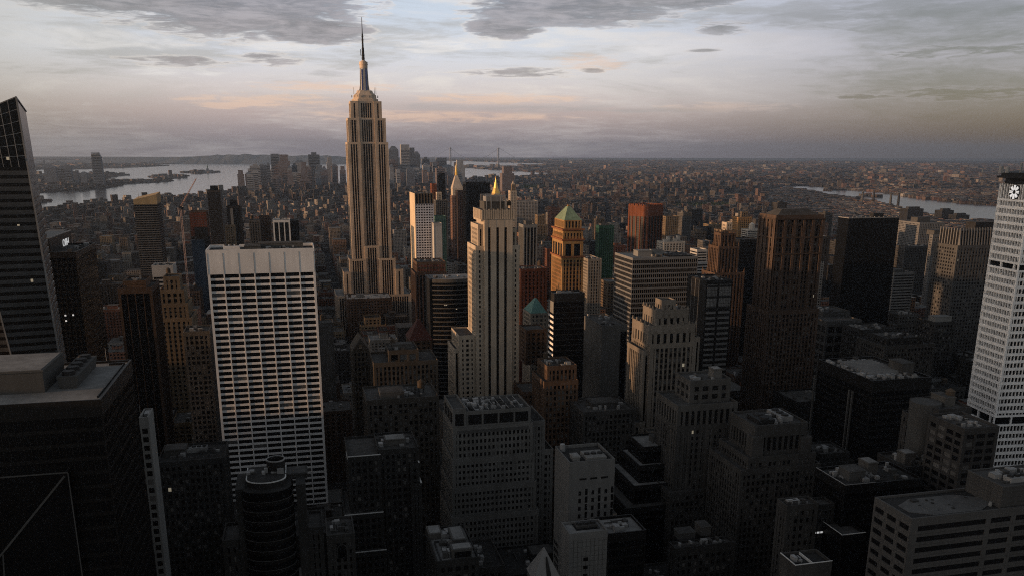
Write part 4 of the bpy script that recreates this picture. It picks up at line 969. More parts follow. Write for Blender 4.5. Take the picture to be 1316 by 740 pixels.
def curved():
    Y = 800; x0, x1, z = span(556, 607, 359, Y); B = Bld('curved_banded_block', 'dark block with a curved front of thin pale bands, left of the fluted limestone tower', 'office tower', (x0+x1)/2, Y+16)
    n = 14; arc = lambda o: [(x0-o+(x1-x0+2*o)*i/n, Y-o-5.5*math.sin(math.pi*(.08+.84*i/n))+5.5*.25) for i in range(n+1)]+[(x1+o, Y+30), (x0-o, Y+30)]
    G = B.mb('glazing', m_glass); W = B.mb('spandrel_band', m_grey)
    G.loft([[(*p, 0) for p in arc(0)], [(*p, z-.5) for p in arc(0)]])
    k = 0
    while k*4.3 < z-6: W.loft([[(*p, k*4.3) for p in arc(.3)], [(*p, k*4.3+1.0) for p in arc(.3)]]); k += 1
    W.loft([[(*p, z-3.2) for p in arc(.35)], [(*p, z) for p in arc(.35)]])
    B.mb('roof', m_roofl).loft([[(*p, z+.01) for p in arc(-.6)], [(*p, z+.1) for p in arc(-.6)]])
    B.mb('flank_wall', m_black).box(x0-3, x0-.35, Y+.5, Y+29, 0, z+.5)
    for px, py in ((572, 392), (574, 392), (587, 397)):
        x, _, zz = U(px, py, Y-5.6); MB().box(x-.5, x+.5, Y-5, Y-4.5, zz-.4, zz+.4).build('lit_window', m_lit, B.root)
    B.clutter(x0+2, x1-4, Y+2, Y+24, z, 12, 6); B.done(); reg(x0, x1, Y-8, Y+32, 547, 606, 354, 510)
curved()

# ================================================================== golden tower with green pyramid roof
def golden():
    Y = 750; xl, xr = 722, 748; z_ = lambda y: U(722, y, Y)[2]
    x0, x1, _ = span(xl, xr, 378, Y); D = depth_to(x0, Y, z_(330), 709.5)
    B = Bld('green_roofed_tower', 'golden sunlit terracotta tower with arched upper windows under a green pyramid roof', 'tower', (x0+x1)/2, Y+D/2)
    st = ST(3.2, 3.6, 1.35, 1.25, .4, .15, m_gold, sp=mat('rust_terracotta', (.20, .08, .035), .85, .25), glass=m_glass, top=2.5, win=True, blind_glint=.1, lit=0)
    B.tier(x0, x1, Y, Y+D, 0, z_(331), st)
    co = B.mb('cornice', mat('rust_terracotta', (.20, .08, .035), .85, .25))
    for yy, o in ((331, 1.4), (309, 1.0), (296, .8)): co.box(x0-o, x1+o, Y-o, Y+D+o, z_(yy)-.5, z_(yy)+1.0)
    st2 = dict(st, win=False)
    B.tier(x0+.5, x1-.5, Y+.5, Y+D-.5, z_(331)+.9, z_(309)-.5, ST(9, 40, 2.2, 0, .4, .2, m_gold, glass=m_black, top=3), deck=False)
    B.tier(x0+.8, x1-.8, Y+.8, Y+D-.8, z_(309)+.9, z_(296)-.5, dict(st2, fh=6, sh=2.5), deck=False)
    B.tier(x0+2, x1-2, Y+2, Y+D-2, z_(296)+.9, z_(283), ST(3, 20, 1.3, 1, .4, .2, m_gold, glass=m_black, top=1.5), deck=False)
    B.mb('pyramid_roof', m_verd).pyr(x0+1.6, x1-1.6, Y+1.6, Y+D-1.6, z_(283)-.4, z_(267), .16)
    B.mb('finial', m_gold).box((x0+x1)/2-1, (x0+x1)/2+1, Y+D/2-1, Y+D/2+1, z_(267)-.3, z_(265))
    pn = MB()
    for sx in (x0-.2, x1-1.0):
        for sy in (Y-.2, Y+D-1.2): MB().pyr(sx, sx+1.3, sy, sy+1.3, z_(309)+.9, z_(303)).build('pinnacle', m_gold, B.root)
    pn.build('pinnacle', m_gold, B.root)
    B.done(); reg(x0, x1, Y-3, Y+D+3, 708, 750, 264, 380)
golden()
B = hero('green_glass_tower', 'dark green glass tower with rounded corners, right of the golden tower', 770, 789, 291, 1150, 22, ST(3, 3.5, .5, .9, .2, .08, mat('green_frame', (.02, .06, .042), .4, .2), glass=m_green, top=3, roof=m_roofl), 340, side=766); B.bulkhead(B.x0+5, B.x1-5, B.y0+6, B.y0+16, B.z, 2.5, m_concd); B.done()
B = hero('sunlit_flank_block', 'grey block with a sunlit west flank just right of the golden tower', 756, 773, 334, 960, 40, dict(s_gry, wall=mat('buff_stone', (.20, .175, .145), .9, .25)), 385, cat='building'); B.clutter(B.x0, B.x1-3, B.y0+2, B.y1-3, B.z, 8, 3); B.done()
def diamond():
    Y = 1343; P = [U(833.5, 264, Y), U(852.5, 263, Y+24), U(829, 263, Y+58), U(808, 262, Y+30)]; z = P[0][2]
    pts = [np.array((P[0][0], Y)), np.array((P[1][0], Y+24.)), np.array((P[1][0]+P[3][0]-P[0][0], Y+54.)), np.array((P[3][0], Y+30.))]
    c = sum(pts)/4; B = Bld('orange_brick_tower', 'orange brick tower set cornerwise with glowing vertical piers', 'office tower', float(c[0]), float(c[1]))
    ins = lambda k: [tuple(c+(p-c)*(1-k/np.linalg.norm(p-c))) for p in pts]
    B.mb('glazing', m_black).loft([[(*p, 0) for p in ins(1)], [(*p, z-2) for p in ins(1)]])
    W = B.mb('wall', m_orange); zb = U(833, 279, Y)[2]
    for i in range(4):
        p, q = pts[i], pts[(i+1) % 4]; d = q-p; L_ = np.linalg.norm(d); d /= L_; nn = np.array((d[1], -d[0]))
        S_ = B.mb('spandrel', m_blk2)
        def slab(a, b, z0, z1, o0, o1, W=W):
            c4 = [p+d*a+nn*o0, p+d*b+nn*o0, p+d*b+nn*o1, p+d*a+nn*o1]; W.loft([[(*v, z0) for v in c4], [(*v, z1) for v in c4]])
        n = 5
        for k in range(n+1):
            w_ = 2.6 if k in (0, n) else .9
            slab(max(0, L_*k/n-w_), min(L_, L_*k/n+w_), 0, z, -1.6, .3 if k in (0, n) else .2)
        slab(.1, L_-.1, zb, z-1.5, -1.6, 0)
        for k in range(10): slab(L_*(k+.25)/10, L_*(k+.75)/10, z-1.6, z+1.0, -1.2, .1)
        for k in range(int(zb/3.7)): slab(.1, L_-.1, k*3.7, k*3.7+.9, -1.6, -.75, S_)
    B.mb('roof', m_roof).loft([[(*p, z-1.4) for p in ins(2)], [(*p, z-1.2) for p in ins(2)]])
    B.done(); reg(float(min(p[0] for p in pts)), float(max(p[0] for p in pts)), Y, Y+56, 807, 853, 260, 326)
diamond()

# ================================================================== right of the middle
B = hero('striped_slab', 'large dark block wrapped in close white horizontal stripes, right of the golden tower', 813.3, 896.5, 332.8, 640, 40, ST(1.75, 3.9, .14, 1.25, .18, .3, mat('stripe_enamel', (.15, .15, .15), .7, .12), sp=MATS['stripe_enamel'] if 'stripe_enamel' in MATS else None, glass=m_glass, top=1.3, roof=m_roofl, par=.7), 500, side=790.7)
B.bulkhead(B.x0+10, B.x0+22, B.y0+14, B.y0+24, B.z, 4, m_conc, m_roofl); B.bulkhead(B.x0+26, B.x0+34, B.y0+18, B.y0+28, B.z, 3.6, m_conc); B.clutter(B.x0+20, B.x1-3, B.y0+4, B.y1-6, B.z, 22, 3)
gr = MB()
for i in range(18): gr.box(B.x0+34, B.x1-3, B.y0+4+i*1.2, B.y0+4.5+i*1.2, B.z, B.z+1.2)
gr.build('louvre_rack', m_blk2, B.root); B.done()
B = hero('white_pinnacled_block', 'small white sunlit block with jagged top, just above the roof of the striped slab', 853, 880, 312, 1180, 24, ST(5, 3.5, 2.2, 1.5, .4, .2, mat('bright_stone', (.45, .41, .36), .8, .15), top=2), 330, cat='building'); 
for i in range(4): B.bulkhead(B.x0+2+i*8, B.x0+6+i*8, B.y0+3+i % 2*6, B.y0+9+i % 2*6, B.z, 4+(i*3) % 5, MATS['bright_stone'])
B.done()
B = tiered('white_stepped_block', 'small white block with black window bands stepping down behind the dark glass fronted tower', [(896, 909, 322, 1000, 20, ST(200, 3.6, .6, 1.7, .1, .25, mat('chalky_white', (.34, .33, .32), .8, .15), glass=m_black, top=2)), (896, 916, 338, 996, 28, ST(200, 3.6, .6, 1.7, .1, .25, MATS['chalky_white'], glass=m_black, top=2))], 356, 'building'); B.done()
def strips():
    Y = 560; x0, x1, z = span(908, 941, 362.5, Y); d = depth_to(x0, Y, z, 884); B = Bld('two_strip_tower', 'black slab with two pale glass strips down its front, right of the striped slab', 'office tower', (x0+x1)/2, Y+d/2)
    B.mb('wall', m_black).box(x0, x1, Y, Y+d, 0, z); k = (x1-x0)/33.
    g1 = (x0+1.6*k, x0+14*k); g2 = (x0+17*k, x0+32*k); zg = U(908, 397, Y)[2]
    pg = mat('pale_glass', (.13, .13, .13), .4, .35, .4); pb = mat('pale_band', (.12, .12, .12), .7, .2)
    A, Bn = B.mb('pale_glazing', pg), B.mb('band', pb); ml = B.mb('mullion', m_blk2)
    for a, b in (g1, g2):
        A.box(a, b, Y-.3, Y-.002, zg, z-2)
        for i in range(1, 7): ml.box(a+(b-a)*i/7-.06, a+(b-a)*i/7+.06, Y-.36, Y-.3, zg, z-2)
        j = 0
        while zg-2-j*3.9 > 4: Bn.box(a, b, Y-.3, Y-.002, zg-3.5-j*3.9, zg-1.9-j*3.9); j += 1
        for q in range(9): ml.box(a, b, Y-.40, Y-.36, zg+q*(z-2-zg)/9, zg+q*(z-2-zg)/9+(.14 if q % 4 else 1.6))
    sp_ = B.mb('band', pb)
    for i in range(3): sp_.box(x0-.25, x0-.002, Y+d*(.35+.2*i), Y+d*(.35+.2*i)+.5, 40, z)
    B.mb('roof', m_roofd).box(x0+.4, x1-.4, Y+.4, Y+d-.4, z, z+.15)
    for q in ((x0-.1, x1+.1, Y-.1, Y+.35), (x0-.1, x1+.1, Y+d-.35, Y+d+.1), (x0-.1, x0+.35, Y+.35, Y+d-.35), (x1-.35, x1+.1, Y+.35, Y+d-.35)): B.mb('parapet', m_blk2).box(*q, z-.5, z+1.1)
    B.clutter(x0+2, x1-3, Y+3, Y+d-4, z, 16, 3); B.done(); reg(x0, x1, Y-2, Y+d+2, 883, 942, 356, 490)
strips()
B = tiered('gothic_tower', 'dark brown gothic tower bristling with pinnacles, left of the broad brown tower', [(927, 945, 301, 905, 16, ST(4, 3.6, 1.7, 1.2, .6, .1, m_brown, sp=mat('deep_brown', (0.042, 0.0266, 0.021), .85, .3), glass=m_black, top=2)), (924, 949, 318, 902, 24, ST(4, 3.6, 1.7, 1.2, .6, .1, m_brown, sp=MATS['deep_brown'], glass=m_black, top=2)), (919, 956, 352, 898, 32, ST(4, 3.6, 1.7, 1.2, .6, .1, m_brown, sp=MATS['deep_brown'], glass=m_black, top=2))], 470, 'tower')
pn = MB()
for (a, b, y0, y1, zb, zt) in B.t:
    n = 5
    for i in range(n):
        x = a+(b-a)*i/(n-1)
        for y in (y0, y1): MB().pyr(x-.9, x+.9, y-.9, y+.9, zt-2, zt+6).build('pinnacle', m_brown, B.root)
    for y in np.linspace(y0, y1, 4): MB().pyr(a-1.0, a+.8, y-.9, y+.9, zt-2, zt+5).build('pinnacle', m_brown, B.root)
pn.build('pinnacle', m_brown, B.root); B.done()
B = hero('black_back_tower', 'plain black slab between the gothic tower and the broad brown tower', 951, 977, 309, 1000, 30, dict(s_blk, roof=m_roofd), 470); B.done()
B = hero('white_balcony_tower', 'round fronted white balconied apartment block with a tank, left of the broad brown tower', 961, 978, 296, 1350, 22, ST(200, 3.2, .5, 1.4, .1, .5, mat('bright_stone', (.45, .41, .36), .8, .15), glass=m_black, top=1.5), 310, cat='apartment tower')
MB().cyl((B.x0+B.x1)/2, B.y0+10, B.z-.2, B.z+9, 5, 5, 14).cyl((B.x0+B.x1)/2, B.y0+10, B.z+9, B.z+12, 4.8, 1, 14).build('roof_drum', MATS['bright_stone'], B.root); B.done()
B = tiered('buff_tower', 'buff apartment tower with a sunlit central penthouse behind the gothic tower', [(953, 961, 273, 1603, 12, s_tan), (949, 966, 280, 1600, 24, dict(s_tan, wall=m_gold))], 300, 'apartment tower'); B.done()
B = tiered('crown_stub_tower', 'cream setback tower glowing at the top behind the gothic tower pinnacles', [(934, 941, 287, 1152, 14, dict(s_tan, wall=m_lime)), (929, 947, 297, 1150, 26, dict(s_tan))], 312, 'building'); B.done()

# broad brown tower
def broad_brown():
    Y = 599; x0, x1, z = span(998, 1058, 278.5, Y); D = depth_to(x0, Y, z, 977.5); m_ = mat('copper_brown', (.062, .043, .033), .85, .3); md = mat('copper_brown_trim', (.048, .033, .025), .85, .3)
    B = Bld('broad_brown_tower', 'broad brown masonry tower with sunlit corner, tall arched top windows and shallow hipped roof', 'office tower', (x0+x1)/2, Y+D/2)
    st = ST(3.1, 3.6, 1.45, 1.5, .45, .2, m_, sp=md, win=True, blind_glint=.22, lit=.002, top=2.5)
    z_ = lambda y: U(998, y, Y)[2]
    B.tier(x0, x1, Y, Y+D, z_(398), z, st); b = B.mb('cornice', md)
    for yy, o in ((282, 1.0), (306, .7), (327, .7), (398, 1.2)): b.box(x0-o-.5, x1+o+.5, Y-o-.5, Y+D+o, z_(yy)-.5, z_(yy)+.6)
    for i in range(6):
        x = x0+(x1-x0)*i/5; B.mb('buttress', m_).box(x-1.1, x+1.1, Y-1.0, Y-.3, z_(398), z-1.5)
    for i in range(5): B.mb('buttress', m_).box(x0-1.0, x0-.3, Y+D*i/4-1, Y+D*i/4+1, z_(398), z-1.5)
    ar = MB()
    for i in range(5):                       # tall arches between the buttresses at the top
        xc = x0+(x1-x0)*(i+.5)/5; hw = 2.1; q = []
        for r in (hw, hw+.8): q.append([(xc+r*math.cos(t), Y-.9, z_(296)+r*math.sin(t)*1.5) for t in np.linspace(0, math.pi, 11)])
        for k in range(10): ar.poly([q[0][k], q[1][k], q[1][k+1], q[0][k+1]]+[(p[0], Y-.4, p[2]) for p in (q[0][k], q[1][k], q[1][k+1], q[0][k+1])], [(0,1,2,3), (1,5,6,2), (0,4,5,1), (3,2,6,7), (0,3,7,4)])
        ar.box(xc-hw-.8, xc-hw, Y-.9, Y-.4, z_(318), z_(296)); ar.box(xc+hw, xc+hw+.8, Y-.9, Y-.4, z_(318), z_(296))
    ar.build('arch', md, B.root)
    B.tier(x0-3, x1+1, Y-4, Y+D+4, 0, z_(398)-.6, st)
    B.mb('hipped_roof', m_roof).loft([[(x0+1, Y+1, z), (x1-1, Y+1, z), (x1-1, Y+D-1, z), (x0+1, Y+D-1, z)], [(x0+9, Y+8, z+5), (x1-9, Y+8, z+5), (x1-9, Y+D-8, z+5), (x0+9, Y+D-8, z+5)]])
    B.clutter(x1-11, x1-3, Y+3, Y+D-8, z+.4, 8, 3); B.done(); reg(x0-5, x1+4, Y-6, Y+D+6, 970, 1060, 270, 500)
broad_brown()
def black_slab():
    Y = 700; x0, x1, z = span(1091, 1155.5, 281, Y); B = Bld('black_glass_slab', 'massive sheer black glass slab with pale roof edge, right of the broad brown tower', 'office tower', (x0+x1)/2, Y+8)
    xa, xb = x0-.5, x1+1.5
    B.mb('glazing', m_glass).loft([[(xa-2, Y, 0), (xb, Y, 0), (xb, Y+16, 0), (xa-2, Y+16, 0)], [(x0, Y, z), (x1, Y, z), (x1, Y+16, z), (x0, Y+16, z)]])
    m_ = B.mb('mullion', m_black)
    for i in range(34):
        t = (i+.5)/34; m_.bar((xa-2+(xb-xa+2)*t, Y-.05, 0), (x0+(x1-x0)*t, Y-.05, z), .12)
    for k in range(int(z/4)): m_.box(x0+.2, x1-.2, Y-.09, Y+.02, k*4, k*4+.25)
    B.mb('roof', m_roofd).box(x0+.5, x1-.5, Y+.5, Y+15.5, z, z+.2)
    B.mb('roof_edge', m_steel).box(x0-.1, x1+.1, Y-.12, Y+.3, z, z+.7); B.mb('roof_edge', m_steel).box(x0-.1, x0+.3, Y+.3, Y+16, z, z+.7)
    for i in range(22): x = x0+2+(x1-x0-4)*i/21; MB().box(x-.3, x+.3, Y+.8, Y+1.4, z, z+1.3).build('roof_light', m_steel, B.root) if i % 2 else None
    a, b, zz = span(1121, 1134, 275, Y+8); B.bulkhead(a, b, Y+6, Y+12, z, max(2, zz-z), m_blk2); B.done(); reg(x0-4, x1+4, Y-2, Y+18, 1072, 1157, 274, 420)
black_slab()

# ================================================================== right hand group
m_wslab = mat('weathered_white', (0.14, 0.14, 0.14), .85, .2)
B = hero('wide_white_slab', 'wide pale slab with a shadowed flank, right of the massive black glass slab', 1182, 1214, 287, 1500, 60, ST(4, 3.4, 1.9, 1.5, .25, .2, m_wslab), 318, side=1153, cat='apartment tower'); B.bulkhead(B.x0+10, B.x0+40, B.y0+20, B.y0+40, B.z, 9, m_concd); B.done()
B = hero('dark_mid_block', 'dark many windowed block below the wide pale slab right of the black glass slab', 1163, 1197, 318, 1100, 40, dict(s_dk, wall=m_soot), 372, cat='apartment tower', side=1152); B.clutter(B.x0+3, B.x1-3, B.y0+3, B.y1-3, B.z, 12, 3); B.done()
B = hero('textured_pale_tower', 'pale tower with a busy speckled facade left of the finned top tower', 1199, 1231, 303, 950, 30, ST(2.6, 3.1, 1.1, 1.3, .3, .35, mat('speckled_white', (0.133, 0.133, 0.133), .85, .3), glass=m_glass, top=2), 372, side=1195, cat='apartment tower'); B.bulkhead(B.x0+8, B.x1-6, B.y0+8, B.y0+22, B.z, 5, m_concd); B.done()
def finned():
    Y = 760; x0, x1, z = span(1231, 1277, 317, Y); zt = U(1231, 294, Y)[2]; d = 34
    B = Bld('finned_top_tower', 'grey stone tower topped by close pale fins, left of the pale precast slab', 'office tower', (x0+x1)/2, Y+d/2)
    B.tier(x0, x1, Y, Y+d, 0, z, ST(3.6, 3.6, 1.8, 1.6, .3, .2, mat('ash_stone', (0.0612, 0.0612, 0.0612), .9, .25), top=2.5, win=True, blind_glint=.2))
    f = B.mb('fin', mat('weathered_white', (0.14, 0.14, 0.14), .85, .2))
    B.mb('louvre', m_black).box(x0+3, x1-1, Y+2, Y+d-2, z-.3, zt-3)
    for i in range(13): x = x0+3+(x1-x0-4)*i/12; f.poly([(x-.6, Y+.4, z-1), (x+.6, Y+.4, z-1), (x+.6, Y+2.2, zt), (x-.6, Y+2.2, zt), (x-.6, Y+2.4, z-1), (x+.6, Y+2.4, z-1), (x+.6, Y+3.2, zt), (x-.6, Y+3.2, zt)], [(0,1,2,3), (4,7,6,5), (0,4,5,1), (1,5,6,2), (2,6,7,3), (3,7,4,0)])
    for i in range(8): y = Y+3+i*(d-6)/7; f.box(x0+2.4, x0+3.05, y-.5, y+.5, z-1, zt-.5)
    B.mb('roof', m_roofd).box(x0+3.5, x1-1.5, Y+3.4, Y+d-2.4, zt-3, zt-2.6)
    a, b, zz = span(1247, 1284, 286, Y+22); B.bulkhead(a, b, Y+14, Y+28, zt-2.6, max(3, zz-zt+2.6), m_blk2); B.done(); reg(x0, x1, Y-2, Y+d+2, 1228, 1280, 285, 450)
finned()
B = hero('slim_banded_tower', 'slim pale banded apartment tower at the right foot of the massive black glass slab', 1149, 1175, 352, 790, 24, ST(200, 3.0, .6, 1.5, .1, .35, mat('dim_white', (.15, .15, .15), .85, .2), glass=m_black, top=1.5), 430, cat='apartment tower'); B.bulkhead(B.x0+4, B.x1-8, B.y0+5, B.y0+14, B.z, 3, m_concd); B.done()
for i, (xl, xr, yt, Y, lb) in enumerate(((1211, 1226, 271, 2900, 'left one of two dark towers standing against the river at right'), (1229, 1246, 277, 2850, 'right one of two dark towers standing against the river at right'), (1167, 1187, 269, 2700, 'dark twin topped apartment block against the river, above the wide pale slab'))):
    B = hero('riverside_tower', lb, xl, xr, yt, Y, 40, dict(s_dk, wall=m_dkst), 300, cat='apartment tower'); B.bulkhead(B.x0+6, B.x1-12, B.y0+5, B.y0+20, B.z, 7, m_dkst); B.done()
B = tiered('stepped_grey_block', 'stepped grey block with big square windows, between the broad brown tower and black slab', [(1058, 1092, 402, 664, 26, dict(s_plain, wall=m_concd, glass=m_concd)), (1063, 1107, 414, 640, 30, ST(8, 8, 1.6, 2.6, .3, .2, mat('ash_stone', (0.0612, 0.0612, 0.0612), .9, .25), glass=m_black, top=4))], 470); B.clutter(B.t[0][0]+2, B.t[0][1]-2, 668, 685, B.z, 8, 4); B.done()
B = tiered('arcaded_block', 'sooty masonry block with arcaded cornice below the slim banded tower', [(1141, 1186, 436, 560, 26, dict(s_dk, win=True)), (1137, 1200, 446, 556, 34, dict(s_dk, win=True, wall=m_soot))], 500, 'building'); B.clutter(B.t[0][0]+2, B.t[0][1]-2, 562, 580, B.z, 10, 4); B.done()
B = hero('dark_hotel_block', 'dark block with gridded windows in front of the massive black glass slab', 1108, 1150, 425, 600, 26, dict(s_dk, win=True), 480, cat='building'); B.clutter(B.x0+2, B.x1-3, B.y0+2, B.y1-4, B.z, 14, 5); B.done()
B = hero('white_hatted_block', 'dark block wearing a white rooftop box, left of the finned top tower', 1202, 1228, 415, 640, 24, dict(s_dk, win=True), 480, cat='building'); B.bulkhead(B.x0+2, B.x1-2, B.y0+3, B.y0+12, B.z, 4.5, m_conc, m_roofl); B.done()
B = tiered('terraced_block', 'terraced grey block with cluttered pale roofs below the textured pale tower', [(1155, 1180, 405, 700, 20, dict(s_gry, wall=m_soot)), (1148, 1200, 418, 694, 34, dict(s_gry, wall=m_soot))], 440, 'building'); B.clutter(B.t[0][0]+2, B.t[0][1]-2, 703, 716, B.z, 10, 4); B.clutter(B.t[1][0]+2, B.t[1][1]-3, 696, 704, B.t[1][5], 10, 7); B.done()

# ================================================================== centre foreground
def dark_glass_l():
    B = hero('white_edged_tower', 'black glass tower with white window stripes on its sunlit edge, below the golden tower', 712.5, 751.5, 379, 565, 24, ST(200, 3.9, .3, .7, .0, .06, m_blk2, glass=m_glass, top=5, roof=m_roofl), 490, side=705.5, faces='NE')
    f = MB()
    k = 0
    while k*3.9 < B.z-14: f.box(B.x0-.35, B.x0+.01, B.y0+.6, B.y1-.6, k*3.9+.6, k*3.9+2.2); k += 1
    f.build('white_band', m_white, B.root); MB().box(B.x0-.4, B.x0-.02, B.y0+.6, B.y1-.6, B.z-13, B.z-4.9).build('white_panel', m_conc, B.root)
    B.clutter(B.x0+2, B.x1-4, B.y0+3, B.y1-4, B.z, 8, 4); B.done()
dark_glass_l()
def verdigris():
    Y = 700; x0, x1, z = span(682, 704, 402, Y); d = depth_to(x0, Y, z, 672.5); B = Bld('verdigris_roofed_tower', 'slim grey tower with a small verdigris pyramid roof left of the white edged black tower', 'tower', (x0+x1)/2, Y+d/2)
    B.tier(x0, x1, Y, Y+d, 0, z, ST(3.6, 3.6, 1.8, 1.6, .3, .2, mat('buff_stone', (.20, .175, .145), .9, .25), win=True, blind_glint=.15), deck=False)
    B.mb('pyramid_roof', mat('bright_verdigris', (.075, .16, .145), .7, .25)).pyr(x0+.3, x1-.3, Y+.3, Y+d-.3, z-.44, U(690, 383, Y+d/2)[2], .12)
    B.done(); reg(x0, x1, Y, Y+d, 671, 706, 380, 480)
verdigris()
B = hero('blank_concrete_block', 'drab block with a wide blank concrete front, below the striped slab', 774, 806, 420, 590, 30, dict(s_plain, wall=mat('drab_concrete', (.085, .082, .078), .9, .2), glass=MATS['drab_concrete'] if 'drab_concrete' in MATS else m_concd), 520, side=748)
MB().box(B.x1-5, B.x1-.3, B.y0-.3, B.y0-.11, 20, B.z-4).build('window_strip', m_glass, B.root); B.clutter(B.x0+2, B.x1-3, B.y0+3, B.y1-4, B.z, 10, 4); B.done()
B = tiered('brick_setback_tower', 'dark brick tower with a columned top storey, right of the corner of the fluted tower', [(704, 740, 472, 500, 22, dict(s_soot, wall=m_brown, win=True)), (700, 742, 492, 497, 28, dict(s_soot, wall=m_brown, win=True))], 570); B.clutter(B.t[0][0]+1, B.t[0][1]-2, 502, 518, B.z, 16, 6); B.tank(B.t[0][0]+3, 515, B.z, 1.6, 3); B.done()
B = tiered('brown_stepped_block', 'brown brick block stepping down towards the fluted tower, beside the dark brick tower', [(676, 702, 425, 640, 20, dict(s_brn)), (672, 699, 505, 560, 26, dict(s_brn, win=True))], 560, 'building'); B.done()
B = hero('corniced_block', 'sooty corniced block with pale window heads, left of the gleaming crowned tower', 750, 815, 531, 470, 30, dict(s_soot, win=True), 590, cat='building'); B.bulkhead(B.x0+8, B.x1-8, B.y0+8, B.y0+20, B.z, 3, m_soot); B.clutter(B.x0+3, B.x1-3, B.y0+3, B.y1-3, B.z, 18, 6); B.done()

def crowned():
    Y = 480; m_ = mat('ivory_stone', (0.162, 0.1416, 0.12), .85, .25); X = lambda x: U(x, 450, Y)[0]; Z = lambda y: U(850, y, Y)[2]
    B = Bld('crowned_tower', 'pale setback tower with an ornate sunlit octagonal crown, in front of the striped slab', 'office tower', (X(830)+X(898))/2, Y+16)
    st = ST(2.9, 3.5, 1.15, 1.3, .6, .15, m_, sp=mat('ivory_shadow', (.07, .062, .053), .9, .3), win=True, blind_glint=.2, lit=.002, cw=2.0)
    st2 = dict(st, win=False)
    B.tier(X(836), X(893), Y, Y+30, 0, Z(443), st); B.tier(X(829.5), X(836)-.5, Y+2, Y+28, 0, Z(452), st); B.tier(X(893)+.5, X(899), Y+2, Y+28, 0, Z(438), st2)
    B.tier(X(834), X(893)-.8, Y+1.5, Y+27, Z(443)-.3, Z(420), ST(4.2, 30, 2.2, 1, .6, .2, m_, glass=m_glass, top=4.5))
    B.tier(X(845), X(885), Y+5, Y+24, Z(420)-.3, Z(402), ST(4.0, 30, 2.1, 1, .6, .2, m_, glass=m_glass, top=4))
    B.tier(X(856), X(872.5), Y+9, Y+19, Z(402)-.3, Z(391), ST(3.2, 20, 1.6, 1, .3, .2, m_, glass=m_black, top=2.2))
    for (a, b, y0, y1, zz, n) in ((X(834), X(893), Y+1.2, Y+27.3, Z(420), 7), (X(845), X(885), Y+4.7, Y+24.3, Z(402), 5)):
        for i in range(n):
            x = a+(b-a)*(i+.5)/n; r = (b-a)/n*.40
            MB().loft([[(x+r*math.cos(.3927+k*.7854), yy, zz-2.6+r*math.sin(.3927+k*.7854)) for k in range(8)] for yy in (y0-.75, y0-.05)]).build('medallion', m_, B.root)
        for i in range(n+1):
            x = a+(b-a)*i/n; MB().pyr(x-.7, x+.7, y0-.8, y0+.5, zz+.6, zz+3.0, .3).build('pinnacle', m_, B.root)
        for i in range(1, 5): y = y0+(y1-y0)*i/4; MB().pyr(a-1.0, a+.4, y-.7, y+.7, zz+.6, zz+3, .3).build('pinnacle', m_, B.root)
    st3 = dict(st, win=True)
    B.tier(X(806), X(829.5)-.4, Y-3, Y+26, 0, Z(540), st3); B.tier(X(790), X(806)-.4, Y-6, Y+24, 0, Z(563), st3)
    B.tier(X(832), X(862), Y-8, Y-.8, 0, Z(549), st2)
    B.clutter(X(848), X(882), Y+6, Y+22, Z(402), 8, 3); B.done(); reg(X(788), X(900), Y-10, Y+32, 788, 900, 389, 600)
crowned()
B = tiered('columned_top_tower', 'sooty masonry tower with tall columns round its upper storeys and a set back attic', [(888, 938, 491, 408, 18, ST(6, 6, 2.2, 2, .4, .2, m_grey, glass=m_black, top=2.5)), (872, 946, 523, 402, 28, ST(3.3, 30, 1.5, 2, .55, .2, m_grey, sp=m_soot, glass=m_black, top=2.5))], 640)
a, b, y0, y1, zb, zt = B.t[1]; zc = U(872, 549, 402)[2]; B.p[('wall', m_grey.name)]; 
B.tier(a-.3, b+.3, y0-.3, y1, 0, zc, dict(s_soot, win=True, blind_glint=.3)); B.tier(a-4, b+4, y0-5, y1+3, 0, U(865, 634, 397)[2], dict(s_soot, win=True))
B.bulkhead(B.t[0][1]-8, B.t[0][1]-3, 412, 418, B.z, 5, m_grey, m_roofl); B.clutter(B.t[0][0]+1, B.t[0][1]-2, 411, 422, B.z, 10, 4); B.done()
B = tiered('colonnaded_tower', 'dark ornate masonry tower with paired blank corner turrets and a colonnaded top', [(971, 1036, 549, 364, 24, ST(3.0, 9, 1.2, 2.5, .5, .25, m_soot, glass=m_black, top=5.5)), (962, 1046, 590, 360, 30, dict(s_soot, win=True, blind_glint=.25)), (953, 1052, 606, 358, 34, dict(s_soot, win=True, blind_glint=.25))], 745)
for xl in (968, 1030): a, b, z = span(xl, xl+14, 562, 361.5); MB().box(a, b, 361.5, 368, B.t[1][5]-1, z).build('turret', m_soot, B.root)
B.fans(B.t[0][0]+4, B.t[0][0]+13, 368, 380, B.z, 2, m_blk2, 2.2, 'y'); B.fans(B.t[0][1]-11, B.t[0][1]-4, 370, 384, B.z, 3, m_steel, 2.4, 'y'); B.clutter(B.t[0][0]+12, B.t[0][1]-11, 367, 384, B.z, 20, 4); B.done()
B = tiered('brown_side_block', 'sooty block with thin ledges just right behind the dark colonnaded tower', [(1055, 1090, 585, 380, 18, s_dk), (1052, 1096, 597, 377, 24, dict(s_dk, win=True)), (1050, 1099, 612, 374, 30, dict(s_dk, win=True))], 690, 'building'); B.clutter(B.t[0][0]+1, B.t[0][1]-2, 383, 394, B.z, 18, 2); B.done()

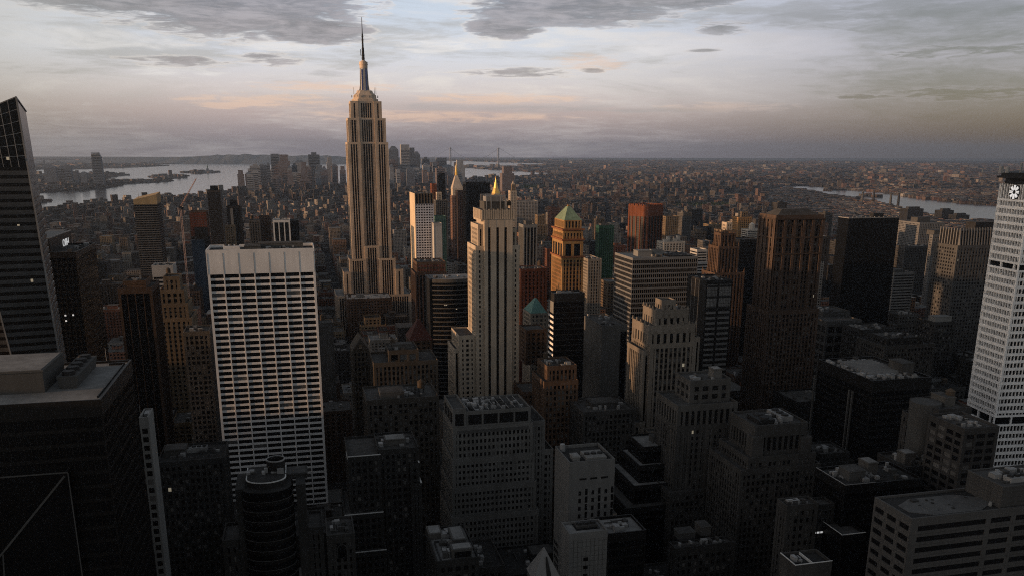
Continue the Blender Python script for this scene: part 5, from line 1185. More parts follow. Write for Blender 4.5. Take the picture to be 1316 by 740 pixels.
def big_office():
    Y = 430; x0, x1, z = span(583, 684, 552, Y); m_ = mat('pale_soot', (0.1121, 0.1104, 0.106), .9, .25)
    st = ST(2.35, 3.75, 1.1, 1.75, .28, .16, m_, win=True, blind_glint=.06, lit=.002, top=2.5, roof=m_roofd, cw=1.4)
    B = Bld('setback_office_block', 'big grey setback block with even rows of small dark windows below the fluted tower', 'office tower', (x0+x1)/2+6, Y+18)
    Z = lambda y: U(600, y, Y)[2]
    B.tier(x0, x1, Y, Y+34, Z(590)-.3, z, st); B.tier(x0-.8, x1+.8, Y-1.2, Y+34, Z(625)-.3, Z(590), st); B.tier(x0-1.6, x1+1.6, Y-2.4, Y+34, Z(660)-.3, Z(625), st); B.tier(x0-2.4, x1+2.4, Y-5, Y+34, 0, Z(660), st)
    a, b = U(600, 530, Y)[0], U(682, 530, Y)[0]
    B.tier(a, b, Y+1.5, Y+28, z-.3, U(600, 531, Y)[2], ST(9, 40, 1.0, 2, .3, .15, m_, glass=m_black, top=1.2, par=.8)); B.tier(x0, a-.6, Y+1, Y+28, z-.3, U(580, 528, Y)[2], ST(9, 40, 1.0, 2, .3, .15, m_, glass=m_black, top=2))
    xa, xb, zz = span(686, 710, 580, Y+6); B.tier(xa+.6, xb, Y+6, Y+36, 0, zz, st)
    xa, xb, zz = span(684, 700, 543, Y+5); B.tier(xa+.6, xb, Y+5.3, Y+34, 0, zz, st)
    ps = MB()
    for i in range(7): xx = x0+2+i*(x1-x0-4)/7; ps.box(xx, xx+(x1-x0)/8, Y-.5, Y-.36, z-2.3, z-.6)
    ps.build('blank_panel', m_concd, B.root)
    B.clutter(a+1, b-2, Y+3, Y+26, U(600, 531, Y)[2], 44, 5); fr = MB(); zt = U(600, 531, Y)[2]
    for i in range(9): fr.box(a+1+i*(b-a-2)/9, a+1.3+i*(b-a-2)/9, Y+2, Y+24, zt+1, zt+1.35)
    fr.build('pipe_rack', m_steel, B.root); B.done(); reg(x0-4, x1+14, Y-8, Y+38, 576, 714, 516, 690)
big_office()
B = hero('concrete_cube_block', 'pale concrete block with blank upper walls, few slot windows and three round roof fans', 732, 790, 597, 330, 22, ST(3.4, 3.6, 2.2, 1.9, .02, .012, mat('smooth_concrete', (0.135, 0.135, 0.1332), .9, .15), glass=MATS['smooth_concrete'], top=13, roof=m_roofd, win=False, par=1.2), 690, side=713.5)
W = MB()
for c_ in range(6):
    for r_ in range(9):
        if (c_ in (0,)) or r_ >= 0:
            x = B.x0+(B.x1-B.x0)*(.24+.145*c_)
            o = MB().box(x-.55, x+.55, B.y0-.12, B.y0+.05, B.z-14.5-r_*3.6, B.z-12.6-r_*3.6-(0 if c_ == 0 else .0)+(.0 if c_ % 2 == 0 else 1.0)).build('window', m_pane, B.root)
for i in range(3): x = B.x0+(B.x1-B.x0)*(.3+.24*i); MB().box(x-1.6, x+1.6, B.y0-.12, B.y0+.04, B.z-7.5, B.z-6.6).build('louvre', m_black, B.root)
d_ = B.y1-B.y0
wst = MB()
for i in range(4):
    for k in range(22): wst.box(B.x0-.1, B.x0+.04, B.y1-1.5-i*1.7-.9, B.y1-1.5-i*1.7, 10+k*3.6, 12+k*3.6)
wst.build('windows', m_pane, B.root, 'stuff')
B.fans(B.x0+(B.x1-B.x0)*.42, B.x0+(B.x1-B.x0)*.86, B.y0+2.5, B.y0+d_*.55, B.z, 3, m_conc, 1.6); MB().cyl(B.x0+2.5, B.y1-3, B.z-.2, B.z+3, 1.4, 1.1, 14).build('vent_drum', m_steel, B.root); B.bulkhead(B.x0+3, B.x0+6, B.y0+4, B.y0+9, B.z, 1.2, m_conc, m_roofl); B.done()
B = hero('tiled_block', 'square pale tiled block with roof fan bay, in front of the pale concrete block', 732, 780.5, 688, 280, 14, ST(300, 300, 1, 0, .05, .02, mat('smooth_concrete', (0.135, 0.135, 0.1332), .9, .15), glass=MATS['smooth_concrete'], top=2, roof=m_roofl, par=.8), 745, side=721.5)
j = MB()
for i in range(1, 9): x = B.x0+(B.x1-B.x0)*i/9; j.box(x-.04, x+.04, B.y0-.085, B.y0-.045, 0, B.z-2)
for k in range(int(B.z/2)): j.box(B.x0, B.x1, B.y0-.08, B.y0-.04, k*2, k*2+.07)
j.build('tile_joint', m_soot, B.root)
for k in range(5): MB().box(B.x0+(B.x1-B.x0)*.38, B.x0+(B.x1-B.x0)*.5, B.y0-.1, B.y0+.1, B.z-11-k*3.4, B.z-9.6-k*3.4).build('window', m_pane, B.root)
MB().box(B.x0+4, B.x1-1.5, B.y0+4, B.y0+11, B.z-.2, B.z+.05).build('fan_bay', m_black, B.root); B.fans(B.x0+4.6, B.x1-2.2, B.y0+5, B.y0+9, B.z, 3, m_soot, 1.0); B.done()
B = hero('dark_infill_block', 'low black block with a pale roof edge right of the square tiled block', 782, 829, 688, 300, 16, dict(s_blk, roof=m_roofl), 745, cat='building'); B.clutter(B.x0+1, B.x1-3, B.y0+2, B.y1-3, B.z, 10, 3); B.done()
def pyr_skylight():
    Y = 255; ax, _, az_ = U(699, 703, Y+5); B = Bld('pyramid_roofed_turret', 'pale steep pyramid roof at the bottom edge, left of the square tiled block', 'tower', ax, Y+5)
    zb = U(680, 748, Y)[2]; r = 4.6
    B.mb('wall', m_concd).box(ax-r, ax+r, Y+.4, Y+9.6, 0, zb); B.mb('pyramid_roof', mat('zinc_sheet', (.17, .17, .17), .6, .15)).pyr(ax-r-.3, ax+r+.3, Y, Y+10, zb, az_, .04)
    MB().poly([(ax-.2, Y+.3, zb+.5), (ax+1.7, Y+.3, zb+.5), (ax+.55, Y+2.9, az_-2.5), (ax+.2, Y+2.9, az_-2.5), (ax-.2, Y+1, zb+.5), (ax+1.7, Y+1, zb+.5), (ax+.55, Y+3.2, az_-2.6), (ax+.2, Y+3.2, az_-2.6)], [(0,1,2,3), (0,4,5,1), (1,5,6,2), (2,6,7,3), (3,7,4,0)]).build('dormer_seam', m_black, B.root)
    B.done(); reg(ax-5, ax+5, Y, Y+10, 678, 722, 703, 745)
pyr_skylight()
def roof_cluster():
    Y = 300; x0, x1, z = span(566, 618, 736, Y-6); z = U(575, 722, Y)[2]; d = depth_to(x0, Y, z, 548)
    B = Bld('roof_garden_block', 'dark block with an angular pale roof, penthouses and pipework at the bottom centre', 'building', (x0+x1)/2, Y+d/2)
    B.tier(x0, x1, Y, Y+d, 0, z, dict(s_dk, win=True, roof=m_roofl))
    B.bulkhead(x0+6, x1-2, Y+1.0, Y+6, z, 4.2, m_concd, m_roofl)
    for i in range(4): MB().box(x0+6.8+i*(x1-x0-9.5)/4, x0+8.6+i*(x1-x0-9.5)/4, Y+.9, Y+1.02, z+1, z+3.4).build('window', m_pane, B.root)
    B.bulkhead(x0+8, x1-2.5, Y+d*.35, Y+d*.75, z, 3.6, m_concd, m_roofl); B.bulkhead(x0-.2, x0+5, Y+d*.7, Y+d*.95, z, 2.2, m_grey, m_roofl)
    b = MB(); 
    for p, q in (((x0+1.5, Y+2, z+.3), (x0+1.5, Y+d*.6, z+.3)), ((x0+1.5, Y+d*.6, z+.3), (x0+6, Y+d*.6, z+.3)), ((x0+6, Y+d*.3, z+.3), (x0+6, Y+d*.6, z+.3))): b.bar(p, q, .5)
    b.build('duct', m_blk2, B.root); B.clutter(x0+1, x1-3, Y+d*.1, Y+d*.9, z, 20, 9); B.done(); reg(x0-3, x1+2, Y-8, Y+d+2, 544, 620, 648, 745)
roof_cluster()
B = hero('arched_window_block', 'low pale fronted block with one big arched window, left of the black stepped block', 421, 455, 690, 345, 18, dict(s_dk, wall=m_soot, win=True, top=3), 745, cat='building')
a, b_, zq = span(434, 445, 700, 344.6); xc = (a+b_)/2; r = (b_-a)/2
MB().loft([[(xc+r*math.cos(t), y, zq-2+r*math.sin(t)) for t in np.linspace(0, math.pi, 10)]+[(xc-r, y, zq-6), (xc+r, y, zq-6)] for y in (344.4, 344.9)]).build('arched_window', m_pane, B.root)
MB().loft([[(xc+r*1.2*math.cos(t), y, zq-2+r*1.2*math.sin(t)) for t in np.linspace(0, math.pi, 10)]+[(xc-r*1.2, y, zq-6.2), (xc+r*1.2, y, zq-6.2)] for y in (344.5, 344.95)]).build('arch_surround', m_concd, B.root); B.clutter(B.x0+1, B.x1-2, B.y0+2, B.y1-3, B.z, 8, 2); B.done()
B = tiered('terraced_black_block', 'black glass block in stepped terraces with a small pale roof, below the crowned tower', [(827, 868, 576, 420, 22, ST(2.6, 3.6, .25, 1.2, .2, .1, m_blk2, sp=m_black, glass=m_glass, top=2, roof=m_roofl)), (822, 872, 600, 415, 30, ST(2.6, 3.6, .25, 1.2, .2, .1, m_blk2, sp=m_black, glass=m_glass, top=2, roof=m_roofl)), (815, 876, 626, 409, 38, ST(2.6, 3.6, .25, 1.2, .2, .1, m_blk2, sp=m_black, glass=m_glass, top=2, roof=m_roofl)), (806, 880, 655, 402, 48, ST(2.6, 3.6, .25, 1.2, .2, .1, m_blk2, sp=m_black, glass=m_glass, top=2))], 720)
B.bulkhead(B.t[0][0]+9, B.t[0][0]+15, 428, 434, B.z, 3, m_concd); B.done()
B = hero('rounded_cornice_block', 'dark low block with heavy cornice and rooftop huts, left of the colonnaded tower', 868, 942, 706, 330, 22, dict(s_dk, win=True, top=3.5, roof=m_roof), 745, cat='building', side=861); B.bulkhead(B.x0+6, B.x0+14, B.y0+9, B.y0+15, B.z, 3, m_concd); B.bulkhead(B.x0+18, B.x0+23, B.y0+11, B.y0+18, B.z, 4, m_grey); B.clutter(B.x0+2, B.x1-3, B.y0+2, B.y1-3, B.z, 18, 3); B.done()

# big black block with ribbed skylight
def ribbed_roof():
    Y = 400; x0, x1, z = span(1122, 1196, 491, Y); d = depth_to(x0, Y, z, 1053); B = Bld('ribbed_skylight_block', 'big black block with a ribbed pale skylight on its roof and tall white corner posts', 'office tower', (x0+x1)/2, Y+d/2)
    B.tier(x0, x1, Y, Y+d, 0, z, ST(3, 3.9, .3, 1.2, .25, .08, m_black, glass=m_glass, top=6, roof=m_roofd))
    a = (x0+x1)/2-13; b = (x0+x1)/2+9; y0, y1 = Y+d*.22, Y+d*.78; r = MB()
    n = 9
    for i in range(n):
        t0, t1 = y0+(y1-y0)*i/n, y0+(y1-y0)*(i+1)/n; tm = (t0+t1)/2
        r.loft([[(a, t0, z), (a, tm, z+2.6), (a, t1-.05, z)], [(b, t0, z), (b, tm, z+2.6), (b, t1-.05, z)]])
    r.build('ribbed_skylight', mat('zinc_sheet', (.17, .17, .17), .6, .15), B.root)
    B.bulkhead(x1-12, x1-4, Y+10, Y+22, z, 6.5, m_soot); B.clutter(x0+2, x1-3, Y+2, Y+d*.2, z, 30, 3); B.clutter(x0+1, a-2, Y+4, Y+d-4, z, 26, 8); B.clutter(a, b, y1+1, Y+d-2, z, 14, 1)
    MB().cyl(a+8, Y+6, z-.2, z+2.6, 1.5, 1.5, 14).cyl(a+4, Y+d*.16, z-.2, z+2.2, 1.2, 1.2, 14).build('vent_drum', m_steel, B.root)
    q = MB()
    for px, py0, py1, yy in ((1038, 494, 545, Y+d+.4), (1096, 516, 560, Y+d*.34), (1101.5, 523, 590, Y+d*.28)):
        xx = x0-1.2; z0_ = 20; q.box(xx-.9, xx+.0, yy-.45, yy+.45, 15, z-9)
    q.build('corner_post', m_concd, B.root); B.done(); reg(x0-3, x1+3, Y-2, Y+d+3, 1036, 1198, 462, 640)
ribbed_roof()
# right foreground
B = tiered('rounded_wing_block', 'brown apartment block with a smooth curved flank, right of the black ribbed skylight block', [(1207, 1247, 528, 330, 20, dict(s_dk, wall=mat('taupe_brick', (0.042, 0.0403, 0.0394), .9, .3), win=True)), (1204, 1252, 548, 328, 24, dict(s_dk, wall=mat('taupe_brick', (0.042, 0.0403, 0.0394), .9, .3), win=True))], 600, 'building')
MB().cyl(B.t[0][0]+.5, 340, 0, B.z+2, 7, 7, 24).build('curved_flank', m_concd, B.root); B.bulkhead(B.t[0][0]+8, B.t[0][1]-4, 336, 346, B.z, 4, m_grey); B.tank(B.t[0][1]-4, 340, B.z); B.done()
B = hero('taupe_block', 'taupe block with scattered small windows below the pale precast tower', 1240, 1282, 553, 300, 22, dict(s_dk, wall=mat('taupe_brick', (0.042, 0.0403, 0.0394), .9, .3), bay=5, win=True), 610, cat='building'); B.clutter(B.x0+1, B.x1-3, B.y0+2, B.y1-3, B.z, 12, 6); B.done()
B = hero('sheer_black_block', 'sheer black block with a pale railing above the stacked strip windowed corner block', 1086, 1182, 626, 300, 22, dict(s_blk, roof=m_roofd), 700); B.bulkhead(B.x0+6, B.x0+14, B.y0+6, B.y0+14, B.z, 4, m_concd); B.bulkhead(B.x0+18, B.x0+23, B.y0+10, B.y0+17, B.z, 5.5, m_grey, m_roofl); B.clutter(B.x0+2, B.x1-3, B.y0+3, B.y1-3, B.z, 26, 3); MB().box(B.x0, B.x0+.25, B.y0, B.y1, B.z+.8, B.z+1.25).box(B.x0, B.x0+15, B.y0-.15, B.y0+.1, B.z+.85, B.z+1.25).build('railing', m_steel, B.root); B.done()
B = hero('long_roof_block', 'long low dark block with pale roof boxes behind the strip windowed corner block', 1164, 1215, 602, 322, 20, dict(s_dk, win=True), 640, cat='building'); B.bulkhead(B.x0+3, B.x0+9, B.y0+5, B.y0+11, B.z, 5, m_grey, m_roofl); B.bulkhead(B.x0+14, B.x0+18, B.y0+3, B.y0+7, B.z, 2.5, m_conc, m_roofl); B.clutter(B.x0+2, B.x1-3, B.y0+2, B.y1-3, B.z, 22, 8); B.done()
B = hero('lit_eaves_block', 'sooty block with a row of bright windows, left of the strip windowed corner block', 1012, 1050, 652, 300, 20, dict(s_dk, wall=m_soot, win=True, blind_glint=.3), 720, cat='building', side=1000); B.clutter(B.x0+1, B.x1-3, B.y0+2, B.y1-3, B.z, 18, 3)
B.tier(B.x1+.8, B.x1+11, B.y0+4, B.y1+4, 0, B.z-3, dict(s_dk, win=True, blind_glint=.35)); 
for i in range(5): MB().box(B.x1+2+i*1.75, B.x1+3.2+i*1.75, B.y0+3.5, B.y0+3.62, B.z-15.5, B.z-14.7).build('bright_window', m_sign, B.root)
B.done()
B = hero('pale_parapet_block', 'plain grey block with thin white parapet lines, bottom edge, right of the colonnaded tower', 1022, 1068, 729, 250, 16, dict(s_plain, wall=m_soot, glass=m_soot, roof=m_roofd), 745, cat='building', side=1003)
MB().box(B.x0-.2, B.x1+.2, B.y0-.25, B.y0+.05, B.z+1.0, B.z+1.25).box(B.x0-.25, B.x0+.1, B.y0, B.y1, B.z+1.0, B.z+1.25).box((B.x0+B.x1)/2, (B.x0+B.x1)/2+.3, B.y0, B.y1, B.z-.2, B.z+.8).build('coping', m_cope, B.root); B.clutter(B.x0+1, (B.x0+B.x1)/2-2, B.y0+2, B.y1-3, B.z, 6, 3); B.done()
B = hero('railed_low_block', 'low dark block with a thin pale parapet, tucked left of the strip windowed corner block', 1082, 1112, 690, 290, 22, dict(s_blk, roof=m_roof), 745, cat='building'); MB().box(B.x0-.1, B.x0+.15, B.y0, B.y1, B.z+.8, B.z+1.3).box(B.x0+.15, B.x1, B.y0-.15, B.y0+.1, B.z+.8, B.z+1.3).build('coping', m_cope, B.root); B.done()

def corner_block():
    Y = 230; x0, _, z = span(1171.5, 1172, 668, Y); D = depth_to(x0, Y, z, 1124); x1 = x0+95; m_ = mat('panelled_concrete', (0.0621, 0.0609, 0.06), .85, .2)
    B = Bld('strip_windowed_block', 'grey panelled corner block with long black window strips and an octagonal roof pad', 'office tower', (x0+x1)/2, Y+D/2)
    W = B.mb('wall', m_); G = B.mb('core', m_black); G.box(x0+.5, x1-.5, Y+.5, Y+D-.5, 0, z-.5)
    fh = 4.1; zt = z-2.6; k = 0; j = B.mb('panel_joint', m_dkst)
    W.box(x0, x1, Y, Y+D, zt, z-.5)
    cols = [0, 3.0, 31.0, 33.0, 41.5, 43.5, 62, 64, 95]
    while zt-k*fh > 20:
        zh = zt-k*fh; z0 = zh-fh
        W.box(x0, x1, Y, Y+.5, z0, z0+2.1); W.box(x0, x0+.5, Y+.5, Y+D, z0, z0+2.1)          # spandrels
        for a, b in ((0, 3.0), (31, 33), (41.5, 43.5), (62, 64)): W.box(x0+a, x0+b, Y, Y+.5, z0+2.1, zh)
        wd = D/3
        for a, b in ((0, .9), (wd-.9, wd+.9), (2*wd-.9, 2*wd+.9), (D-.9, D)): W.box(x0, x0+.5, Y+max(.5, a), Y+b, z0+2.1, zh)
        if k < 9:
            for a, b in ((3, 31), (33, 41.5), (43.5, 62)): MB().box(x0+a, x0+b, Y+.32, Y+.45, z0+2.1, zh).build('window', m_pane, B.root)
            for i in range(3): MB().box(x0+.32, x0+.45, Y+i*wd+.9, Y+(i+1)*wd-.9, z0+2.1, zh).build('window', m_pane, B.root)
        j.box(x0-.02, x1, Y-.02, Y+.02, z0+.98, z0+1.04)
        for i in range(20): j.box(x0+i*4.7, x0+i*4.7+.07, Y-.02, Y+.02, z0, z0+2.1)
        for i in range(1, 6): j.box(x0-.02, x0+.02, Y+i*D/6, Y+i*D/6+.07, z0, z0+2.1)
        k += 1
    t = .7
    for q in ((x0, x1, Y, Y+t), (x0, x1, Y+D-t, Y+D), (x0, x0+t, Y+t, Y+D-t)): W.box(*q, z-.5, z+.5)
    B.mb('roof', m_roofd).box(x0+t, x1-t, Y+t, Y+D-t, z-.5, z-.3)
    cx, cy = x0+21, Y+D*.47; A, C_ = 17, D*.36
    oc = [(cx-A*.55, cy-C_), (cx+A*.55, cy-C_), (cx+A, cy-C_*.4), (cx+A, cy+C_*.4), (cx+A*.55, cy+C_), (cx-A*.55, cy+C_), (cx-A, cy+C_*.4), (cx-A, cy-C_*.4)]
    MB().loft([[(*p, z-.3) for p in oc], [(*p, z-.12) for p in oc]]).build('roof_pad', mat('pad_concrete', (0.091, 0.091, 0.091), .95, .35, streak=False), B.root)
    g = random.Random(4); h = MB()
    for _ in range(9): xx, yy = g.uniform(cx-A*.7, cx+A*.8), g.uniform(cy-C_*.7, cy+C_*.7); h.box(xx, xx+g.uniform(.3, .9), yy, yy+g.uniform(.3, .9), z-.13, z+g.uniform(.0, .4))
    h.box(cx-10, cx-7.5, cy+C_*.55, cy+C_*.8, z-.13, z+.5); h.build('roof_hatch', m_dkst, B.root)
    px0 = U(1222, 645, Y+4)[0]; px0 = x0+38
    zp = U(1222, 632, Y+7)[2]; zp = z+7.5
    W2 = B.mb('penthouse', mat('panelled_concrete', (0.0621, 0.0609, 0.06), .85, .2)); W2.box(px0, x1, Y+2, Y+D-1, z-.4, zp)
    for i in range(3): j.box(px0-.02, px0+.02, Y+2, Y+D-1, z+1.6+i*2, z+1.68+i*2); j.box(px0, x1, Y+1.98, Y+2.02, z+1.6+i*2, z+1.68+i*2)
    for i in range(7): j.box(px0-.02, px0+.02, Y+4+i*3, Y+4.07+i*3, z, zp)
    for q in ((px0-.15, px0+.5, Y+1.85, Y+D-1), (px0+.5, x1, Y+1.85, Y+2.5), (px0+.5, x1, Y+D-1.5, Y+D-.9)): B.mb('coping', m_concd).box(*q, zp, zp+.5)
    B.clutter(px0+3, px0+30, Y+5, Y+D-5, zp, 34, 6); B.fans(px0+6, px0+14, Y+5, Y+9, zp, 3, m_steel, 1.8)
    MB().cyl(px0-1.5, Y+5, z-.4, z+1.2, .7, .5, 10).build('vent_drum', m_steel, B.root)
    B.done(); reg(x0, x1, Y, Y+D, 1111, 1320, 598, 745)
corner_block()

# ================================================================== far city
def in_poly(px, py, poly):
    c = np.zeros(len(px), bool); n = len(poly); j = n-1
    for i in range(n):
        xi, yi = poly[i]; xj, yj = poly[j]
        c ^= ((yi > py) != (yj > py)) & (px < (xj-xi)*(py-yi)/((yj-yi) if yj != yi else 1e-9)+xi); j = i
    return c
def PJv(X, Y, Z):
    v = np.stack([X, Y, Z-CAMH], -1); k = v @ fw; return CX+F*(v @ RT)/k, P0-F*(v @ UP)/k
PAL = np.array([(.17, .075, .05), (.21, .10, .065), (.14, .085, .06), (.20, .155, .115), (.24, .20, .16), (.12, .11, .10), (.30, .27, .24), (.085, .075, .07), (.26, .145, .085)])
def mass_mesh(name, X, Y, w, d, h, rot, seed, m, kind='stuff', z0=None, TONE=1.0, SAT=1.0):
    r = np.random.default_rng(seed); n = len(X)
    ux = np.array([-1, 1, 1, -1, -1, 1, 1, -1])*.5; uy = np.array([-1, -1, 1, 1, -1, -1, 1, 1])*.5; uz = np.array([0, 0, 0, 0, 1, 1, 1, 1])
    lx, ly = ux[None]*w[:, None], uy[None]*d[:, None]; c, s = np.cos(rot)[:, None], np.sin(rot)[:, None]
    zb = np.zeros(n) if z0 is None else z0
    V = np.stack([X[:, None]+lx*c-ly*s, Y[:, None]+lx*s+ly*c, zb[:, None]+uz[None]*h[:, None]], -1).reshape(-1, 3)
    Q = BI[1:]; fi = (Q.reshape(1, 20)+(np.arange(n)*8)[:, None]).reshape(-1)
    me = bpy.data.meshes.new(name); me.vertices.add(n*8); me.vertices.foreach_set('co', V.astype(np.float32).ravel())
    me.loops.add(n*20); me.loops.foreach_set('vertex_index', fi.astype(np.int32)); me.polygons.add(n*5)
    me.polygons.foreach_set('loop_start', (np.arange(n*5)*4).astype(np.int32)); me.polygons.foreach_set('loop_total', np.full(n*5, 4, np.int32)); me.polygons.foreach_set('use_smooth', np.zeros(n*5, bool)); me.update(calc_edges=True)
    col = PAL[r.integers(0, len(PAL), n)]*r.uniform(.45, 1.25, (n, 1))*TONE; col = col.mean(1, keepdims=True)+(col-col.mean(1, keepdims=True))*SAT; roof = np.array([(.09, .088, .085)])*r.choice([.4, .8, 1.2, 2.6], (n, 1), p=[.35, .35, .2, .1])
    fc = np.repeat(col[:, None], 5, 1); fc[:, 0] = roof
    fc = np.concatenate([fc, np.ones((n, 5, 1))], -1)
    fc[:, 0, 3] = 0.0                                   # alpha 0 marks roofs
    a = me.attributes.new('tint', 'FLOAT_COLOR', 'FACE'); a.data.foreach_set('color', fc.astype(np.float32).ravel())
    me.materials.append(m); o = bpy.data.objects.new(name, me); COL.objects.link(o)
    if kind: o['kind'] = kind
    return o
def window_mat(name, bay, fl):
    m = bpy.data.materials.new(name); m.use_nodes = True; t = m.node_tree; b = t.nodes['Principled BSDF']; b.inputs['Roughness'].default_value = .85; b.inputs['Specular IOR Level'].default_value = .2
    L = t.links.new; at = t.nodes.new('ShaderNodeAttribute'); at.attribute_name = 'tint'
    tc_ = t.nodes.new('ShaderNodeTexCoord'); s = t.nodes.new('ShaderNodeSeparateXYZ'); L(tc_.outputs['Object'], s.inputs[0])
    def mm(op, a, b_=0.0):
        n = t.nodes.new('ShaderNodeMath'); n.operation = op
        for sk, v in ((n.inputs[0], a), (n.inputs[1], b_)):
            if isinstance(v, bpy.types.NodeSocket): L(v, sk)
            else: sk.default_value = v
        return n.outputs[0]
    u = mm('DIVIDE', mm('ADD', s.outputs[0], s.outputs[1]), bay); v = mm('DIVIDE', s.outputs[2], fl)
    fu, fv = mm('FRACT', u), mm('FRACT', v)
    wn = mm('MULTIPLY', mm('MULTIPLY', mm('GREATER_THAN', fu, .42), mm('GREATER_THAN', fv, .42)), at.outputs['Alpha'])
    cb = t.nodes.new('ShaderNodeCombineXYZ'); L(mm('FLOOR', u), cb.inputs[0]); L(mm('FLOOR', v), cb.inputs[1])
    w = t.nodes.new('ShaderNodeTexWhiteNoise'); w.noise_dimensions = '2D'; L(cb.outputs[0], w.inputs['Vector'])
    pane = t.nodes.new('ShaderNodeMix'); pane.data_type = 'RGBA'; pane.inputs[6].default_value = (.012, .012, .013, 1); pane.inputs[7].default_value = (.12, .115, .11, 1)
    L(mm('GREATER_THAN', w.outputs['Value'], .8), pane.inputs[0])
    mx_ = t.nodes.new('ShaderNodeMix'); mx_.data_type = 'RGBA'; L(wn, mx_.inputs[0]); L(at.outputs['Color'], mx_.inputs[6]); L(pane.outputs[2], mx_.inputs[7])
    L(mx_.outputs[2], b.inputs['Base Color']); MATS[name] = m; return m
m_city = window_mat('city_blocks', 3.4, 3.3)

def hero_clear(x0, x1, y0, y1, mg=2.5):
    return all(x1+mg < h[0] or x0-mg > h[1] or y1+mg < h[2] or y0-mg > h[3] for h in HERO)
def cap_height(x0, x1, y0, y1, h):
    "lower a plain block until it no longer hides what the picture shows of the named buildings behind it"
    while h > 9:
        q = [PJ(x, y, h) for x in (x0, x1) for y in (y0, y1)]; l, r, t = min(p[0] for p in q), max(p[0] for p in q), min(p[1] for p in q)
        if all(not (hh[2] > y0 and r > hh[4] and l < hh[5] and t < hh[7]) for hh in HERO): return h
        h *= .9
    return h
# lots along the street grid
g = random.Random(77); LOTS = []
for k in range(3, 29):
    for i in range(len(AVE)-1):
        for row in (0, 1):
            ya = STR0+k*STRD+7.5+row*32.8; yb = ya+31.8; x = AVE[i]+11.8; xe = AVE[i+1]-11.8
            while x < xe-8:
                w = g.uniform(15, 42) if ya < 1500 else g.uniform(14, 34)
                if xe-x-w < 12: w = xe-x
                a, b = x, x+w-.5; x += w
                ps = [PJ(u, v, 0) for u in (a, b) for v in (ya, yb)]; pt = [PJ(u, v, 150) for u in (a, b) for v in (ya, yb)]
                near_frame = max(p[0] for p in ps) > -40 and min(p[0] for p in ps) < 1360 and min(p[1] for p in pt) < 760
                if ya < 300 and not near_frame: continue
                if not hero_clear(a, b, ya, yb, 1.0): continue
                rr = g.random()
                if ya < 700: h = g.uniform(35, 85) if rr < .75 else g.uniform(70, 115)
                elif ya < 1300: h = g.uniform(26, 58) if rr < .72 else (g.uniform(50, 95) if rr < .96 else g.uniform(90, 130))
                else: h = g.uniform(18, 42) if rr < .78 else (g.uniform(35, 75) if rr < .97 else g.uniform(70, 115))
                if a > 560 and ya > 700: h *= 1.15
                if -140 < a < 140 and 620 < ya < 1200: h = min(h, g.uniform(20, 62))
                h = cap_height(a, b, ya, yb-.5, h)
                LOTS.append((a, b, ya, yb-.5, h, near_frame))
def score(l):
    a, b, y0, y1, h, nf = l
    q = [PJ(x, y, z) for x in (a, b) for y in (y0, y1) for z in (h*.45, h)]
    xs, ys = [p[0] for p in q], [p[1] for p in q]; l_, r_, t_, b_ = max(0, min(xs)), min(1316, max(xs)), max(0, min(ys)), min(740, max(ys))
    if r_ <= l_ or b_ <= t_: return 0
    s = (r_-l_)*(b_-t_)
    for hh in HERO:                     # hidden behind a nearer building
        if hh[3] < y0:
            ox = max(0, min(r_, hh[5])-max(l_, hh[4])); oy = max(0, min(b_, hh[7]+60)-max(t_, hh[6])); s -= .95*ox*oy
    return s
sc_ = sorted(range(len(LOTS)), key=lambda i: -score(LOTS[i])); NF = 185
pick = set(i for i in sc_[:NF] if score(LOTS[i]) > 30)
# ---- the picked ones are things with walls, glazing, roof, penthouse, tank ...
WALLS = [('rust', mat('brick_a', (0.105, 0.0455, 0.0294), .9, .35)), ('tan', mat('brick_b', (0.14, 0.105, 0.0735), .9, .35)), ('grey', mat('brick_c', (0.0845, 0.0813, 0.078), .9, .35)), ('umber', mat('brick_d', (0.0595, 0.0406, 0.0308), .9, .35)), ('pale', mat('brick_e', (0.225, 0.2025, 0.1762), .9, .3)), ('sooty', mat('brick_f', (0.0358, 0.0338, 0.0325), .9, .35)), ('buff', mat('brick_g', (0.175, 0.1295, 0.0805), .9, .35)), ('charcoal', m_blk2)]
SHADED_WALLS = [('grey', mat('dim_a', (0.0406, 0.0399, 0.0382), .9, .35)), ('sooty', mat('dim_b', (0.0195, 0.0195, 0.0189), .9, .35)), ('umber', mat('dim_c', (0.0312, 0.025, 0.021), .9, .35)), ('charcoal', m_blk2), ('ashen', mat('dim_d', (0.0488, 0.0481, 0.0468), .9, .3))]  # darker wall copies: shade of foreground and right side put into the colour
REF = [(474, 300, 'spired tower'), (335, 480, 'white gridded slab'), (638, 400, 'fluted tower'), (729, 320, 'golden tower'), (850, 420, 'striped slab'), (1020, 380, 'broad brown tower'), (1115, 350, 'massive black slab'), (1290, 400, 'precast tower'), (865, 490, 'crowned tower'), (1255, 370, 'finned top tower'), (830, 300, 'orange brick tower'), (545, 300, 'white ribbed tower'), (255, 330, 'red netted tower'), (188, 300, 'sloping topped slab'), (173, 420, 'brown piered tower'), (90, 390, 'black signed block'), (500, 600, 'black stepped block'), (645, 600, 'grey setback block'), (1120, 530, 'ribbed skylight block'), (910, 560, 'columned top tower'), (1000, 620, 'colonnaded tower'), (350, 660, 'bow fronted block'), (1220, 690, 'strip windowed block'), (576, 430, 'curved banded block'), (760, 640, 'pale concrete block'), (925, 430, 'two strip tower'), (937, 350, 'gothic tower'), (778, 310, 'green glass tower'), (1214, 340, 'speckled pale tower'), (80, 560, 'huge black slab')]
FILL = []
